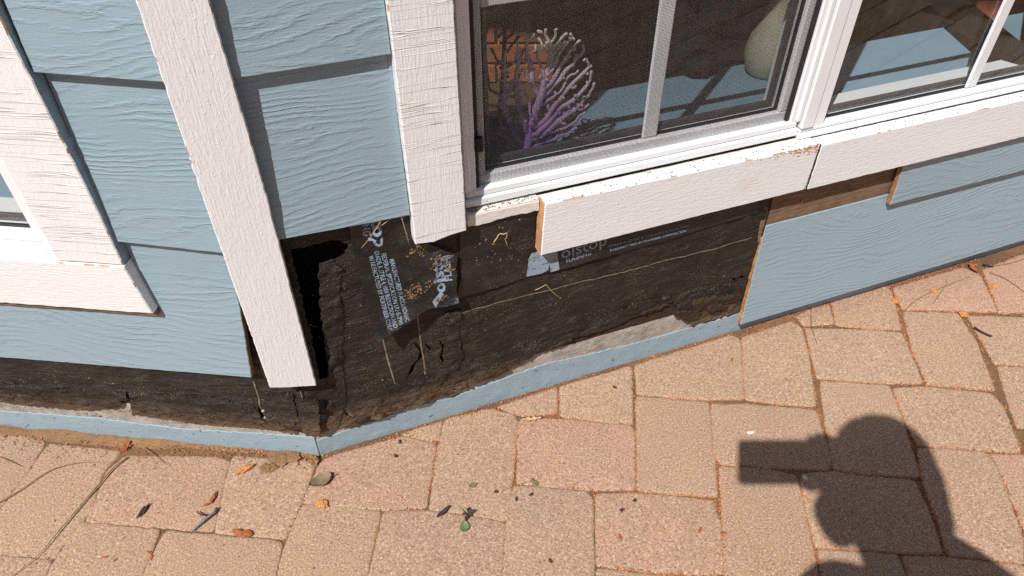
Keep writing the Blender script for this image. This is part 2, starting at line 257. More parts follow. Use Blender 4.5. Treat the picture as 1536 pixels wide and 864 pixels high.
def m_siding(name, c, F=78.0, amp=15.0):
    n = N(name); P = n.coord(); sx = n.nd('SeparateXYZ', {0: P}, 1)
    low = n.noise(n.coord((2.6, 6.5, 0)), 1.0, 1.5, .45)
    ph = n.math('ADD', n.math('MULTIPLY', sx, F * 6.283), n.math('MULTIPLY', low, amp * 6.283))
    wob = n.noise(n.coord((26, 120, 0)), 1.0, 4, .65)
    ph = n.math('ADD', ph, n.math('MULTIPLY', wob, 10.0))
    ridge = n.math('POWER', n.math('ADD', n.math('MULTIPLY', n.math('SINE', ph), .5), .5), 2.2)
    mask = n.ramp(n.noise(n.coord((7, 22, 0)), 1.0, 3, .6), [(.38, 0.0), (.60, 1.0)])
    fine = n.noise(n.coord((60, 420, 0)), 1.0, 3, .6)
    pock = n.noise(n.coord((160, 220, 0)), 1.0, 2, .5)
    h = n.math('ADD', n.math('MULTIPLY', n.math('MULTIPLY', ridge, mask), .8), n.math('ADD', n.math('MULTIPLY', fine, .5), n.math('MULTIPLY', pock, .22)))
    nor = n.bump(h, 0.0014, .72)
    big = n.noise(n.coord((1.5, 3, 0)), 1.0, 2, .5)
    cc = n.mix(n.ramp(big, [(.3, 0.0), (.7, 1.0)]), c, tuple(x * .93 for x in c))
    dirt = n.ramp(n.noise(n.coord((9, 9, 1)), 2.0, 6, .72), [(.66, 0.0), (.80, .5)])
    cc = n.mix(dirt, cc, (c[0] * .74, c[1] * .70, c[2] * .66))
    return n.pbr(cc, .42, nor, Specular_IOR_Level=.4)
def m_trim(name, c, axis='y', lines=0.0):
    n = N(name)
    st = (380, 42, 90) if axis == 'y' else (42, 380, 90)
    a = n.noise(n.coord(st), 1.0, 4, .65); b = n.noise(n.coord((140, 110, 100)), 1.0, 3, .6)
    h = n.math('ADD', n.math('MULTIPLY', a, 1.0), n.math('MULTIPLY', b, .28))
    pk = n.ramp(n.noise(n.coord((260, 200, 100)), 1.0, 2, .5), [(.63, 0.0), (.72, 1.0)])
    h = n.math('ADD', h, n.math('MULTIPLY', pk, .2))
    if lines:
        y = n.nd('SeparateXYZ', {0: n.coord((1, 1, 1))}, 1)
        wv = n.noise(n.coord((1.6, lines, 0)), 1.0, 3, .6)
        l = n.ramp(wv, [(.485, 0.0), (.50, 1.0), (.515, 0.0)]); l2 = n.ramp(n.noise(n.coord((9, 14, 0)), 1.0, 2, .5), [(.36, 0.0), (.5, 1.0)])
        h = n.math('ADD', h, n.math('MULTIPLY', n.math('MULTIPLY', l, l2), 1.3))
    nor = n.bump(h, 0.0016, .75)
    st2 = n.ramp(n.noise(n.coord((7, 7, 2)), 1.0, 6, .7), [(.62, 0.0), (.82, .55)])
    cc = n.mix(st2, c, (c[0] * .86, c[1] * .74, c[2] * .60))
    gr = n.ramp(n.noise(n.coord((120, 90, 4)), 1.0, 4, .7), [(.66, 0.0), (.76, .55)])
    cc = n.mix(gr, cc, (.42, .36, .31))
    return n.pbr(cc, .55, nor, Specular_IOR_Level=.35)
def m_wood(name, c1, c2, axis='x', bump=.0012):
    n = N(name); st = (18, 240, 120) if axis == 'x' else (240, 18, 120)
    a = n.noise(n.coord(st), 1.0, 5, .7, .6)
    b = n.noise(n.coord((30, 30, 30)), 1.0, 4, .6)
    cc = n.mix(n.ramp(a, [(.3, 0.0), (.7, 1.0)]), c1, c2)
    cc = n.mix(n.ramp(b, [(.45, 0.0), (.75, .55)]), cc, tuple(x * .45 for x in c1))
    return n.pbr(cc, .8, n.bump(a, bump, .9), Specular_IOR_Level=.2)
def m_plain(name, c, rough=.5, var=.06, scale=40, bump=0.0, spec=.4, **kw):
    n = N(name); a = n.noise(n.coord((scale,) * 3), 1.0, 4, .6)
    cc = n.mix(n.ramp(a, [(.3, 0.0), (.7, 1.0)]), tuple(x * (1 - var) for x in c), tuple(min(1, x * (1 + var)) for x in c))
    return n.pbr(cc, rough, n.bump(a, bump, .8) if bump else None, Specular_IOR_Level=spec, **kw)
def m_felt():
    n = N('tar_paper')
    a = n.noise(n.coord((7, 12, 0), False), 1.0, 5, .65); b = n.noise(n.coord((60, 150, 0), False), 1.0, 4, .7)
    cc = n.mix(n.ramp(a, [(.3, 0.0), (.72, 1.0)]), (.007, .0055, .005), (.034, .0245, .019))
    y = n.nd('SeparateXYZ', {0: n.coord((1, 1, 1), False)}, 1)
    low = n.math('SUBTRACT', 1.0, n.math('MULTIPLY', n.math('SUBTRACT', y, .07), 9.0), clamp=True)
    rot = n.ramp(n.math('MULTIPLY', n.math('ADD', b, .15), low), [(.30, 0.0), (.60, .85)])
    cc = n.mix(rot, cc, (.13, .078, .042))
    dst = n.ramp(n.noise(n.coord((22, 34, 3), False), 1.0, 7, .78), [(.57, 0.0), (.78, .85)])
    cc = n.mix(dst, cc, (.13, .09, .062))
    sp = n.ramp(n.noise(n.coord((420, 420, 5), False), 1.0, 2, .6), [(.60, 0.0), (.68, .9)])
    spm = n.math('MULTIPLY', sp, n.ramp(n.noise(n.coord((14, 20, 9), False), 1.0, 4, .6), [(.42, .05), (.64, 1.0)]))
    cc = n.mix(spm, cc, (.34, .26, .19))
    h = n.math('ADD', n.math('MULTIPLY', b, .7), n.math('MULTIPLY', n.noise(n.coord((260, 300, 0), False), 1.0, 3, .6), .4))
    return n.pbr(cc, n.ramp(a, [(.3, .5), (.7, .75)]), n.bump(h, .003, 1.0, n.bump(n.noise(n.coord((16, 44, 0), False), 1.0, 4, .62, 1.2), .012, .8)), Specular_IOR_Level=.4)
def m_paver():
    n = N('paver'); oi = n.t.nodes.new('ShaderNodeObjectInfo'); rv = oi.outputs['Random']
    base = n.ramp(rv, [(0.0, (.45, .282, .188)), (.3, (.485, .312, .206)), (.5, (.465, .282, .186)), (.7, (.51, .298, .208)), (.85, (.44, .288, .198)), (1.0, (.49, .322, .216))])
    a = n.noise(n.coord((9, 9, 9)), 1.0, 5, .6)
    cc = n.mix(n.ramp(a, [(.38, 0.0), (.70, .6)]), base, (.42, .29, .20))
    g1 = n.noise(n.coord((285,) * 3), 1.0, 4, .77); g2 = n.noise(n.coord((800,) * 3), 1.0, 2, .6)
    cc = n.mix(n.ramp(g1, [(.35, .95), (.475, 0.0)]), cc, (.18, .11, .068))
    cc = n.mix(n.ramp(g1, [(.55, 0.0), (.655, .9)]), cc, (.80, .63, .49))
    vo = n.nd('TexVoronoi', {'Vector': n.coord((230,) * 3), 'Scale': 1.0})
    dk = n.ramp(vo, [(.07, .75), (.16, 0.0)]); sel = n.ramp(n.noise(n.coord((120,) * 3), 1.0, 2, .5), [(.52, 0.0), (.60, 1.0)])
    cc = n.mix(n.math('MULTIPLY', dk, sel), cc, (.13, .10, .085))
    wh = n.ramp(n.nd('TexVoronoi', {'Vector': n.coord((170, 170, 171)), 'Scale': 1.0}), [(.05, .9), (.12, 0.0)])
    sel2 = n.ramp(n.noise(n.coord((70, 70, 71)), 1.0, 2, .5), [(.58, 0.0), (.64, 1.0)])
    cc = n.mix(n.math('MULTIPLY', wh, sel2), cc, (.80, .70, .60))
    red = n.ramp(n.noise(n.coord((26, 26, 3)), 1.0, 5, .7), [(.64, 0.0), (.80, .5)])
    cc = n.mix(red, cc, (.60, .27, .14))
    h = n.math('ADD', n.math('MULTIPLY', g1, .9), n.math('MULTIPLY', g2, .5))
    nor = n.bump(h, .0018, .8, n.bump(a, .004, .35))
    return n.pbr(cc, .88, nor, Specular_IOR_Level=.25)
def m_sand(name='joint_sand', c1=(.20, .125, .08), c2=(.37, .185, .092)):
    n = N(name); a = n.noise(n.coord((350,) * 3, False), 1.0, 4, .7); b = n.noise(n.coord((6, 6, 6), False), 1.0, 4, .6)
    cc = n.mix(n.ramp(b, [(.35, 0.0), (.65, 1.0)]), c1, c2)
    cc = n.mix(n.ramp(a, [(.35, .7), (.5, 0.0)]), cc, tuple(x * .4 for x in c1))
    cc = n.mix(n.ramp(a, [(.6, 0.0), (.7, .6)]), cc, (.60, .40, .25))
    return n.pbr(cc, .95, n.bump(a, .004, 1.0), Specular_IOR_Level=.1)
def m_concrete():
    n = N('concrete'); a = n.noise(n.coord((30, 30, 30), False), 1.0, 6, .7); g = n.noise(n.coord((400,) * 3, False), 1.0, 3, .6)
    cc = n.mix(n.ramp(a, [(.35, 0.0), (.65, 1.0)]), (.33, .30, .265), (.52, .48, .43))
    cc = n.mix(n.ramp(n.noise(n.coord((16, 50, 9), False), 1.0, 4, .7), [(.52, 0.0), (.70, .7)]), cc, (.20, .13, .085))
    return n.pbr(cc, .92, n.bump(n.math('ADD', a, n.math('MULTIPLY', g, .5)), .006, 1.0), Specular_IOR_Level=.2)
def m_band(c):
    n = N('foundation_paint'); a = n.noise(n.coord((90, 130, 90), False), 1.0, 4, .6); b = n.noise(n.coord((220,) * 3, False), 1.0, 3, .6)
    chip = n.ramp(n.noise(n.coord((55, 75, 50), False), 1.0, 4, .62), [(.665, 0.0), (.685, 1.0)])
    cc = n.mix(n.ramp(n.noise(n.coord((5, 20, 1), False), 1.0, 4, .6), [(.4, 0.0), (.75, .5)]), c, tuple(x * .85 for x in c))
    cc = n.mix(chip, cc, (.11, .095, .08))
    x = n.nd('SeparateXYZ', {0: n.coord((1, 1, 1), False)}, 0)
    h = n.math('SUBTRACT', n.math('ADD', a, n.math('MULTIPLY', b, .4)), n.math('MULTIPLY', chip, .8))
    return n.pbr(cc, .5, n.bump(h, .0016, .7), Specular_IOR_Level=.4)
def m_glass():
    n = N('window_glass'); geo = n.t.nodes.new('ShaderNodeNewGeometry')
    c = n.math('ABSOLUTE', n.nd('VectorMath', {0: geo.outputs['Incoming'], 1: geo.outputs['Normal']}, 1, operation='DOT_PRODUCT'))
    f2 = n.math('MULTIPLY', n.math('ADD', .04, n.math('MULTIPLY', n.math('POWER', n.math('SUBTRACT', 1.0, c), 5.0), .96)), 1.7, clamp=True)   # two faces of a sealed unit
    wv = n.noise(n.coord((5, 5, 5)), 1.0, 2, .5)
    t = n.nd('BsdfTransparent', {'Color': (.90, .93, .93, 1)}); g = n.nd('BsdfGlossy', {'Color': (1, 1, 1, 1), 'Roughness': 0.015})
    d = n.nd('BsdfDiffuse', {'Color': (.5, .5, .5, 1)})
    m = n.nd('MixShader', {0: f2, 1: t, 2: g})
    dust = n.ramp(n.noise(n.coord((25, 25, 25)), 1.0, 7, .75), [(.45, .004), (.8, .05)])
    m = n.nd('MixShader', {0: dust, 1: m, 2: d}); n.t.links.new(m, n.out.inputs[0]); return n.m
def m_screen():
    n = N('insect_screen'); P = n.coord((1, 1, 1), False)
    x = n.nd('SeparateXYZ', {0: P}, 0); y = n.nd('SeparateXYZ', {0: P}, 1)
    def bars(s, pitch, wd): return n.math('LESS_THAN', n.math('FRACT', n.math('DIVIDE', s, pitch)), wd)
    f = n.math('MAXIMUM', bars(x, .0023, .19), bars(y, .0023, .19))
    d = n.nd('BsdfPrincipled', {'Base Color': (.035, .035, .037, 1), 'Roughness': .45, 'Metallic': .2})
    t = n.nd('BsdfTransparent', {}); m = n.nd('MixShader', {0: f, 1: t, 2: d}); n.t.links.new(m, n.out.inputs[0]); return n.m

BLUE = (.295, .40, .467)
M = {}
M['siding'] = m_siding('siding_paint', BLUE)
M['siding_bold'] = m_siding('siding_paint_swirl', BLUE, 60.0, 30.0)
M['trim_v'] = m_trim('trim_paint_upright', (.82, .815, .825), 'y')
M['trim_s'] = m_trim('trim_paint_scored', (.82, .815, .825), 'y', 60.0)
M['trim_h'] = m_trim('trim_paint_level', (.82, .815, .825), 'x')
M['cut'] = m_wood('cut_fibreboard', (.36, .17, .065), (.52, .29, .13), 'y', .003)
M['cut_l'] = m_wood('cut_pine', (.50, .26, .13), (.64, .38, .21), 'y', .002)
M['plank'] = m_wood('weathered_sheathing', (.15, .088, .055), (.30, .20, .135), 'x', .002)
M['rotten'] = m_wood('rotten_wood', (.032, .021, .015), (.085, .052, .031), 'x', .004)
M['felt'] = m_felt()
def m_flash():
    n = N('black_flashing'); a = n.noise(n.coord((10, 16, 3), False), 1.0, 6, .7); b = n.noise(n.coord((30, 160, 3), False), 1.0, 5, .75); c = n.noise(n.coord((500, 500, 3), False), 1.0, 2, .6)
    cc = n.mix(n.ramp(a, [(.46, 0.0), (.78, .7)]), (.009, .009, .010), (.045, .040, .036))
    cc = n.mix(n.ramp(b, [(.60, 0.0), (.78, .6)]), cc, (.14, .12, .10))
    cc = n.mix(n.math('MULTIPLY', n.ramp(c, [(.62, 0.0), (.70, .8)]), n.ramp(a, [(.4, .1), (.6, 1.0)])), cc, (.30, .24, .18))
    return n.pbr(cc, n.ramp(a, [(.3, .20), (.7, .55)]), n.bump(n.math('ADD', a, b), .0025, .8), Specular_IOR_Level=.5)
M['flash'] = m_flash()
def m_print():
    n = N('pale_print'); a = n.noise(n.coord((120, 120, 3), False), 1.0, 5, .75)
    return n.pbr(n.mix(n.ramp(a, [(.52, 0.0), (.66, .9)]), (.26, .335, .42), (.03, .03, .032)), .55)
M['print'] = m_print()
M['concrete'] = m_concrete(); M['band'] = m_band(BLUE)
M['vinyl'] = m_plain('white_vinyl', (.80, .81, .83), .32, .03, 8, 0, .5)
M['vinyl_dirty'] = m_trim('dirty_sill_paint', (.74, .70, .66), 'x')
M['gasket'] = m_plain('black_gasket', (.018, .018, .02), .5, .2, 30, 0)
M['spacer'] = m_plain('glazing_spacer', (.10, .10, .105), .4, .5, 500, 0)
M['glass'] = m_glass(); M['screen'] = m_screen()
M['muntin'] = m_plain('white_muntin', (.76, .77, .79), .35, .03, 20, 0, .5)
M['latch'] = m_plain('black_latch', (.012, .012, .014), .35, .2, 60, 0)
M['stool'] = m_plain('blue_window_seat', (.235, .36, .46), .45, .05, 6, .0004, .35)
M['paver'] = m_paver(); M['sand'] = m_sand()
M['soil'] = m_sand('orange_soil', (.31, .185, .105), (.43, .235, .115))
M['litter'] = m_plain('orange_litter', (.50, .185, .075), .8, .45, 300, 0, .2)
M['litter_d'] = m_plain('dark_litter', (.12, .07, .045), .8, .5, 200, 0, .2)
M['needle'] = m_plain('dry_needle', (.25, .15, .075), .6, .35, 90, 0, .3)
M['needle_g'] = m_plain('green_needle', (.24, .20, .085), .6, .3, 90, 0, .3)
M['straw'] = m_plain('straw', (.46, .34, .19), .6, .3, 90, 0, .3)
M['leaf_b'] = m_plain('brown_leaf', (.22, .165, .095), .6, .35, 120, .0006, .3)
M['leaf_g'] = m_plain('green_leaf', (.16, .21, .085), .5, .25, 150, .0004, .4)
M['leaf_d'] = m_plain('dark_leaf', (.075, .04, .035), .6, .4, 200, .0006, .3)
M['leaf_p'] = m_plain('pale_leaf', (.56, .36, .22), .7, .2, 200, .0006, .2)
M['chip_o'] = m_plain('orange_chip', (.52, .24, .085), .85, .3, 200, .0015, .15)
M['cone'] = m_plain('red_brown_scale', (.34, .11, .045), .7, .4, 240, .001, .2)
M['twig'] = m_plain('grey_twig', (.22, .215, .20), .8, .35, 160, .0008, .2)
M['white'] = m_plain('white_fleck', (.72, .70, .68), .7, .1, 100, 0)
M['nail'] = m_plain('dull_nail', (.45, .33, .22), .5, .2, 400, 0, .4)
M['brick'] = m_plain('red_brick', (.33, .115, .058), .9, .3, 45, .002, .15)
M['mortar'] = m_plain('mortar', (.42, .33, .25), .95, .12, 60, .002, .1)
M['floor_in'] = m_wood('dark_floorboards', (.075, .042, .025), (.13, .075, .043), 'x', .0006)
M['plaster'] = m_plain('dim_plaster', (.30, .25, .20), .9, .08, 5, 0, .2)
M['black_fabric'] = m_plain('black_fabric', (.018, .017, .018), .9, .3, 300, .001, .2)
M['ceramic'] = m_plain('olive_cream_ceramic', (.46, .42, .32), .35, .12, 14, .0006, .5)
M['shaded_coral_and_leg'] = m_plain('shaded_coral', (.06, .04, .03), .8, .4, 100, .002, .2)  # shade on the second coral put into its colour; chair legs share it
def m_coral():
    n = N('coral'); z = n.nd('SeparateXYZ', {0: n.coord((1, 1, 1), False)}, 0); y = n.nd('SeparateXYZ', {0: n.coord((1, 1, 1), False)}, 1)
    d = n.math('SQRT', n.math('ADD', n.math('POWER', n.math('SUBTRACT', z, .462), 2.0), n.math('POWER', n.math('SUBTRACT', y, .55), 2.0)))
    d = n.math('ADD', d, n.math('MULTIPLY', n.math('SUBTRACT', n.noise(n.coord((40,) * 3, False), 1.0, 3, .6), .5), .05))
    cc = n.ramp(n.math('DIVIDE', d, .22), [(.2, (.30, .16, .38)), (.45, (.42, .27, .47)), (.7, (.66, .54, .60)), (.95, (.80, .74, .73))])
    return n.pbr(cc, .8, n.bump(n.noise(n.coord((500,) * 3, False), 1.0, 2, .5), .001, .8), Specular_IOR_Level=.2)
M['coral'] = m_coral()

# ------------------------------------------------------------------ the ground and its pavers
mb = MB(); mb.add([(-40, -40, -.0032), (40, -40, -.0032), (40, 40, -.0032), (-40, 40, -.0032)], [(0, 1, 2, 3)])
ground = mb.build('ground', M['sand']); ground['kind'] = 'structure'
Rm = FR['R'].inverted(); Lm = FR['L'].inverted()
def behind_walls(x, y, m=0.006):
    p = Vector((x, y, 0)); a = Rm @ p; b = Lm @ p
    return a.z < m and b.z < m
def paver_mesh(poly, seed):
    """poly in metres: tumbled paving stone with worn round edges"""
    n0 = len(poly)
    if sum(poly[i][0] * poly[(i + 1) % n0][1] - poly[(i + 1) % n0][0] * poly[i][1] for i in range(n0)) < 0: poly = poly[::-1]
    pts = []
    for i in range(n0):                                    # round the corners
        a, b, c = Vector(poly[i - 1]), Vector(poly[i]), Vector(poly[(i + 1) % n0])
        e1 = a - b; e2 = c - b; cosang = e1.normalized().dot(e2.normalized())
        r = min(.007, e1.length * .3, e2.length * .3)
        if cosang < -.93: pts.append(b)
        else: pts += [b + e1.normalized() * r, b * .62 + (b + e1.normalized() * r) * .19 + (b + e2.normalized() * r) * .19, b + e2.normalized() * r]
    out = rough_line([(p.x * 1000, p.y * 1000) for p in pts], 9, 1.7, seed * 3.1, True, .09)
    rings = [(-4.4, -11), (-4.1, -3.4), (-2.8, -1.4), (.2, -.4), (4.2, 0.0)]
    mb = MB(); vs = []; n = len(out)
    for k, (d, z) in enumerate(rings):
        for p in inset(out, d):
            w = 0.9 * n2(p[0] * .02, p[1] * .02, seed)
            vs.append((p[0], p[1], z + (w if k > 1 else 0) + (1.0 * n2(p[0] * .12, p[1] * .12, seed) if k in (2, 3) else 0)))
    fs = []
    for k in range(len(rings) - 1):
        for i in range(n):
            j = (i + 1) % n; fs.append((k * n + i, k * n + j, (k + 1) * n + j, (k + 1) * n + i))
    k = len(rings) - 1; c = len(vs)
    cx = sum(v[0] for v in vs[k * n:]) / n; cyy = sum(v[1] for v in vs[k * n:]) / n
    vs.append((cx, cyy, .3))
    fs += [(k * n + i, k * n + (i + 1) % n, c) for i in range(n)]
    mb.add(vs, fs, 0, True)
    return mb
traced = [[(x / 1000, y / 1000) for x, y in p] for p in D['pavers']]
def add_paver(poly, i):
    mb = paver_mesh(poly, i)
    cx = sum(p[0] for p in poly) / len(poly); cyy = sum(p[1] for p in poly) / len(poly)
    tx, ty = rnd.uniform(-.006, .006), rnd.uniform(-.006, .006); dz = rnd.uniform(-.0012, .0012)
    mb.v = [(x - cx * 1000, y - cyy * 1000, z + (x - cx * 1000) * tx + (y - cyy * 1000) * ty + dz * 1000) for x, y, z in mb.v]
    return mb.build('paver', M['paver'], ground, Matrix.Translation((cx, cyy, 0)), .001)
for i, p in enumerate(traced): add_paver(p, i)
PX, PY = .245, .158
xs0, ys0 = -1.9, -1.3
placed = []; count = 0
near = [(t, min(p[0] for p in t), max(p[0] for p in t), min(p[1] for p in t), max(p[1] for p in t)) for t in traced]
for fx, fy in ((1, 1), (.5, 1), (1, .5), (.5, .5), (.25, .5)):          # whole blocks first, then cut ones where they meet the older laying
    w_, h_ = PX * fx, PY * fy
    for j in range(int(18 / fy)):
        for i in range(int(19 / fx)):
            x0 = xs0 + i * w_ + (int(j * fy) % 2) * PX * .5; y0 = ys0 + j * h_
            x1, y1 = x0 + w_, y0 + h_
            if any(x0 < c and x1 > a and y0 < d and y1 > b for a, b, c, d in placed): continue
            pts = [(x0 + a * w_, y0 + b * h_) for a in (.04, .5, .96) for b in (.05, .5, .95)]
            if any(behind_walls(*q) for q in pts): continue
            if any(x0 < b and x1 > a and y0 < d and y1 > c and (any(inside(q, t) for q in pts) or any(x0 + .006 < p[0] < x1 - .006 and y0 + .006 < p[1] < y1 - .006 for p in t)) for t, a, b, c, d in near): continue
            placed.append((x0 + .001, y0 + .001, x1 - .001, y1 - .001)); count += 1
            e = .0065
            add_paver([(x0 + e, y0 + e), (x1 - e, y0 + e), (x1 - e, y1 - e), (x0 + e, y1 - e)], 100 + count)

# ------------------------------------------------------------------ the house: a shallow bay corner
house = thing('house', 'pale blue lap-sided house bay with white trim, siding cut away at the corner', 'house', K)
def wallbox(name, fr, boxes, mat):
    mb = MB()
    for b in boxes: mb.box(*b)
    return mb.build(name, mat, house, fr, .001)
WTOP = 2480
# framed wall cores: openings for the windows
wallbox('wall_core', 'R', [(0, 2600, 112, 185, -95, -1), (140, 2600, 185, 508, -95, -1), (140, 326, 508, 560, -95, -1), (0, 326, 560, 2750, -95, -1), (326, 2600, WTOP, 2750, -95, -1), (1690, 2600, 508, WTOP, -95, -1)], M['rotten'])
wallbox('wall_core', 'L', [(-2000, -3, 112, 500, -95, -1), (-314, -3, 500, 2750, -95, -1), (-2000, -314, WTOP, 2750, -95, -1), (-2000, -1000, 500, WTOP, -95, -1)], M['rotten'])
# concrete foundation with its own painted band
def found(fr, x0, x1, seed):
    return sheet('foundation', rect(x0, x1, -40, 150), lambda u, v: 0.0 + 1.2 * fbm(u * .03, v * .03, seed) - (0 if v < 108 else 3), -60, M['concrete'], house, fr, 9, 0)
found('R', 0, 2600, 1); found('L', -2000, 0, 2)
def band(fr, top, x0, x1, seed):
    tp = [p for p in top if x0 < p[0] < x1]
    tp = [(x0, tp[0][1])] + tp + [(x1, tp[-1][1])]
    tp = rough_line(tp, 5, 2.6, seed, False, .09)
    ol = [(x1, -30)] + [(x0, -30)] + tp
    return sheet('paint_band', ol[::-1], lambda u, v: 2.2 + 1.0 * fbm(u * .03, v * .03, seed) + .5 * n2(u * .15, v * .15, seed), 0, [M['band'], M['band']], house, fr, 7, .8)
b1 = band('R', D['bandR'], 0.5, 2600, 3); b1['label'] = 'pale blue painted strip along the foot of the concrete'
b2 = band('L', D['bandL'], -2000, -.5, 4)

# --- tar paper
def feltR_z(u, v):
    z = 6.0 + 4.0 * fbm(u * .008, v * .014, 11) + 1.6 * fbm(u * .035, v * .05, 12, 4) + 1.6 * max(0, 1 - abs(fbm(u * .010, v * .022, 17)) * 5) * max(0, n2(u * .004, v * .006, 5) + .4)
    z += 5.0 * math.exp(-((u - 60) / 26) ** 2) * (1 if v > 120 else max(0, (v - 40) / 80)) * (.6 + .8 * n2(v * .012, 3.0, 5))     # bulge by the corner
    s = v - (108 + .03 * u + 7 * n2(u * .02, 1.0, 6))
    z += 3.2 / (1 + math.exp(s / 2.5)) * (1 if u < 560 else 0)             # lower ply
    s2 = v - (135 + 14 * n2(u * .01, 5.0, 2))
    z += 4.0 * math.exp(-(s2 / 9) ** 2) * max(0, n2(u * .015, 8.0, 4) + .35)
    z += 3.0 * max(0, 1 - (v - 50) / 60) * (0.5 + n2(u * .03, v * .02, 9))
    return max(z, 1.5)
tear = D['feltR']
tr = rough_line([(x, y + 5 + 11 * max(0, 1 - abs(x - 540) / 280)) for x, y in tear], 4, 4.0, 21, False, .10)
ol = [(tr[0][0] - 44, tr[0][1] - 4)] + tr + [(966, 80), (956, 480), (240, 498), (232, 560), (0, 560)]
def crack(pts, wd):
    a = []; b = []
    for i, (x, y) in enumerate(pts):
        k = wd * (0 if i in (0, len(pts) - 1) else 1) + .35
        a.append((x - k * rnd.uniform(.5, 1.2), y - .4 * k)); b.append((x + k * rnd.uniform(.5, 1.2), y + .4 * k))
    return a + b[::-1]
def qR(x, y): return (x, y)
cav = rough_line(D['cavity'], 4, 3.0, 77, True, .1)
holesR = [cav, crack([(120, 96), (136, 92), (150, 98)], 3), crack([(905, 190), (918, 180), (930, 184), (944, 176)], 4), crack([(900, 160), (916, 152), (936, 156)], 3), crack([(213, 245), (228, 222), (222, 205), (206, 188), (198, 170), (186, 156)], 6.5), crack([(262, 232), (270, 210), (262, 190), (266, 168)], 4.5), crack([(232, 236), (244, 220), (236, 206)], 5),
          crack([(60, 118), (72, 100), (80, 88)], 5), crack([(20, 130), (26, 108), (22, 92)], 4.5)]
felt = sheet('tar_paper', ol, feltR_z, None, M['felt'], house, 'R', 6, 0, holesR, 4); felt['label'] = 'torn black tar paper filling the opened wall'
def feltL_z(u, v):
    z = 6.0 + 3.0 * fbm(u * .008, v * .02, 31) + 1.8 * fbm(u * .03, v * .06, 32, 4)
    s = v - (120 + 10 * n2(u * .012, 1.0, 36)); z += 3.0 / (1 + math.exp(s / 2.5))
    s = v - (150 + 16 * n2(u * .008, 7.0, 33)); z += 3.2 * math.exp(-(s / 7) ** 2)
    return max(z, 1.5)
tl = rough_line([(-2000, 92)] + [(x, y + 12) for x, y in D['feltL']], 4, 4.0, 41, False, .10)
ol = tl + [(1, 66), (1, 330), (-2000, 330)]
holesL = [crack([(-86, 150), (-92, 128), (-84, 112), (-98, 96), (-88, 82)], 4.5), crack([(-52, 118), (-46, 100), (-50, 82), (-44, 74)], 3.5), crack([(-20, 140), (-14, 118), (-18, 96)], 4),
          crack([(-250, 92), (-236, 88), (-222, 84)], 3)]
sheet('tar_paper', ol, feltL_z, None, M['felt'], house, 'L', 6, 0, holesL, 8)['label'] = 'grimy tar paper showing under the lowest left board'
def strip(name, pts, wd, zf, fr, mat, dz=.7):
    mb = MB(); P = rough_line(pts, 5, .5, 3.3, False, .1); vs = []; 
    for i, p in enumerate(P):
        a = Vector(P[max(0, i - 1)]); b = Vector(P[min(len(P) - 1, i + 1)]); t = (b - a).normalized(); nn = Vector((-t.y, t.x)) * wd * .5 * (1 + .35 * n2(p[0] * .08, p[1] * .08, 4))
        for s in (-1, 1):
            x, y = p[0] + nn.x * s, p[1] + nn.y * s; vs.append((x, y, zf(p[0], p[1]) + dz))
    mb.add(vs, [(2 * i, 2 * i + 2, 2 * i + 3, 2 * i + 1) for i in range(len(P) - 1)], 0, True)
    return mb.build(name, mat, felt, fr, .001)
M['chalk'] = m_plain('pale_seam_line', (.21, .16, .125), .9, .4, 120, 0, .1)
strip('seam_line', D['lineH'], 2.6, feltR_z, 'R', M['chalk'])
for l in D['lineV']: strip('seam_line', l, 2.8, feltR_z, 'R', M['chalk'])
for l in D['lineVL']: strip('seam_line', l, 2.8, feltL_z, 'L', M['chalk'])
def scrap(pts, fr, zf, k):
    o2 = rough_line(pts, 3.5, 3.2, 300 + k, True, .12)
    up = lambda u, v: zf(u, v) + 2.0 + 7.0 * max(0, fbm(u * .022, v * .04, 50 + k)) + 1.0 * n2(u * .12, v * .12, k)
    return sheet('paper_scrap', o2, up, lambda u, v: zf(u, v) - .5, [M['felt']], house, fr, 4, .3, (), k)
for k, p in enumerate(D['scraps']): scrap(p, 'R', feltR_z, k)
for k, p in enumerate(D['scrapsL']): scrap(p, 'L', feltL_z, 20 + k)
# flaking rot along the foot of the opening
def rot_piece(ol, fr, zf, d, seed, name='rotten_flake'):
    o2 = rough_line(ol, 4, 3.5, seed, True, .11)
    return sheet(name, o2, lambda u, v: zf(u, v) + d + 3.2 * fbm(u * .05, v * .09, seed) + 1.6 * n2(u * .3, v * .3, seed), lambda u, v: zf(u, v) - 1, [M['rotten'], M['rotten']], house, fr, 4, .8, (), seed)
rot_piece(D['rot'], 'R', feltR_z, 3, 51).data.materials[0] = M['felt']
cr = (sum(p[0] for p in D['rot']) / len(D['rot']), sum(p[1] for p in D['rot']) / len(D['rot']))
for k, (du, dv, sc) in enumerate([(-40, -12, .34), (30, -18, .30), (60, 10, .26), (-10, 14, .40), (-70, 6, .20), (15, -4, .22)]):
    rot_piece([(cr[0] + du + (p[0] - cr[0]) * sc, cr[1] + dv + (p[1] - cr[1]) * sc * .8) for p in D['rot']], 'R', feltR_z, 6 + k * .7, 151 + k)
for k, (u0, v0, L_, h_) in enumerate([(84, 66, 70, 20), (150, 82, 90, 18), (232, 80, 80, 16), (330, 92, 70, 14), (118, 100, 60, 12), (255, 104, 70, 14), (700, 150, 60, 10), (480, 128, 60, 9)]):
    rot_piece([(u0, v0), (u0 + L_ * .5, v0 - h_ * .1), (u0 + L_, v0 + h_ * .4), (u0 + L_ * .9, v0 + h_), (u0 + L_ * .4, v0 + h_ * .8), (u0 - 4, v0 + h_ * .6)], 'R', feltR_z, 2.5, 60 + k)
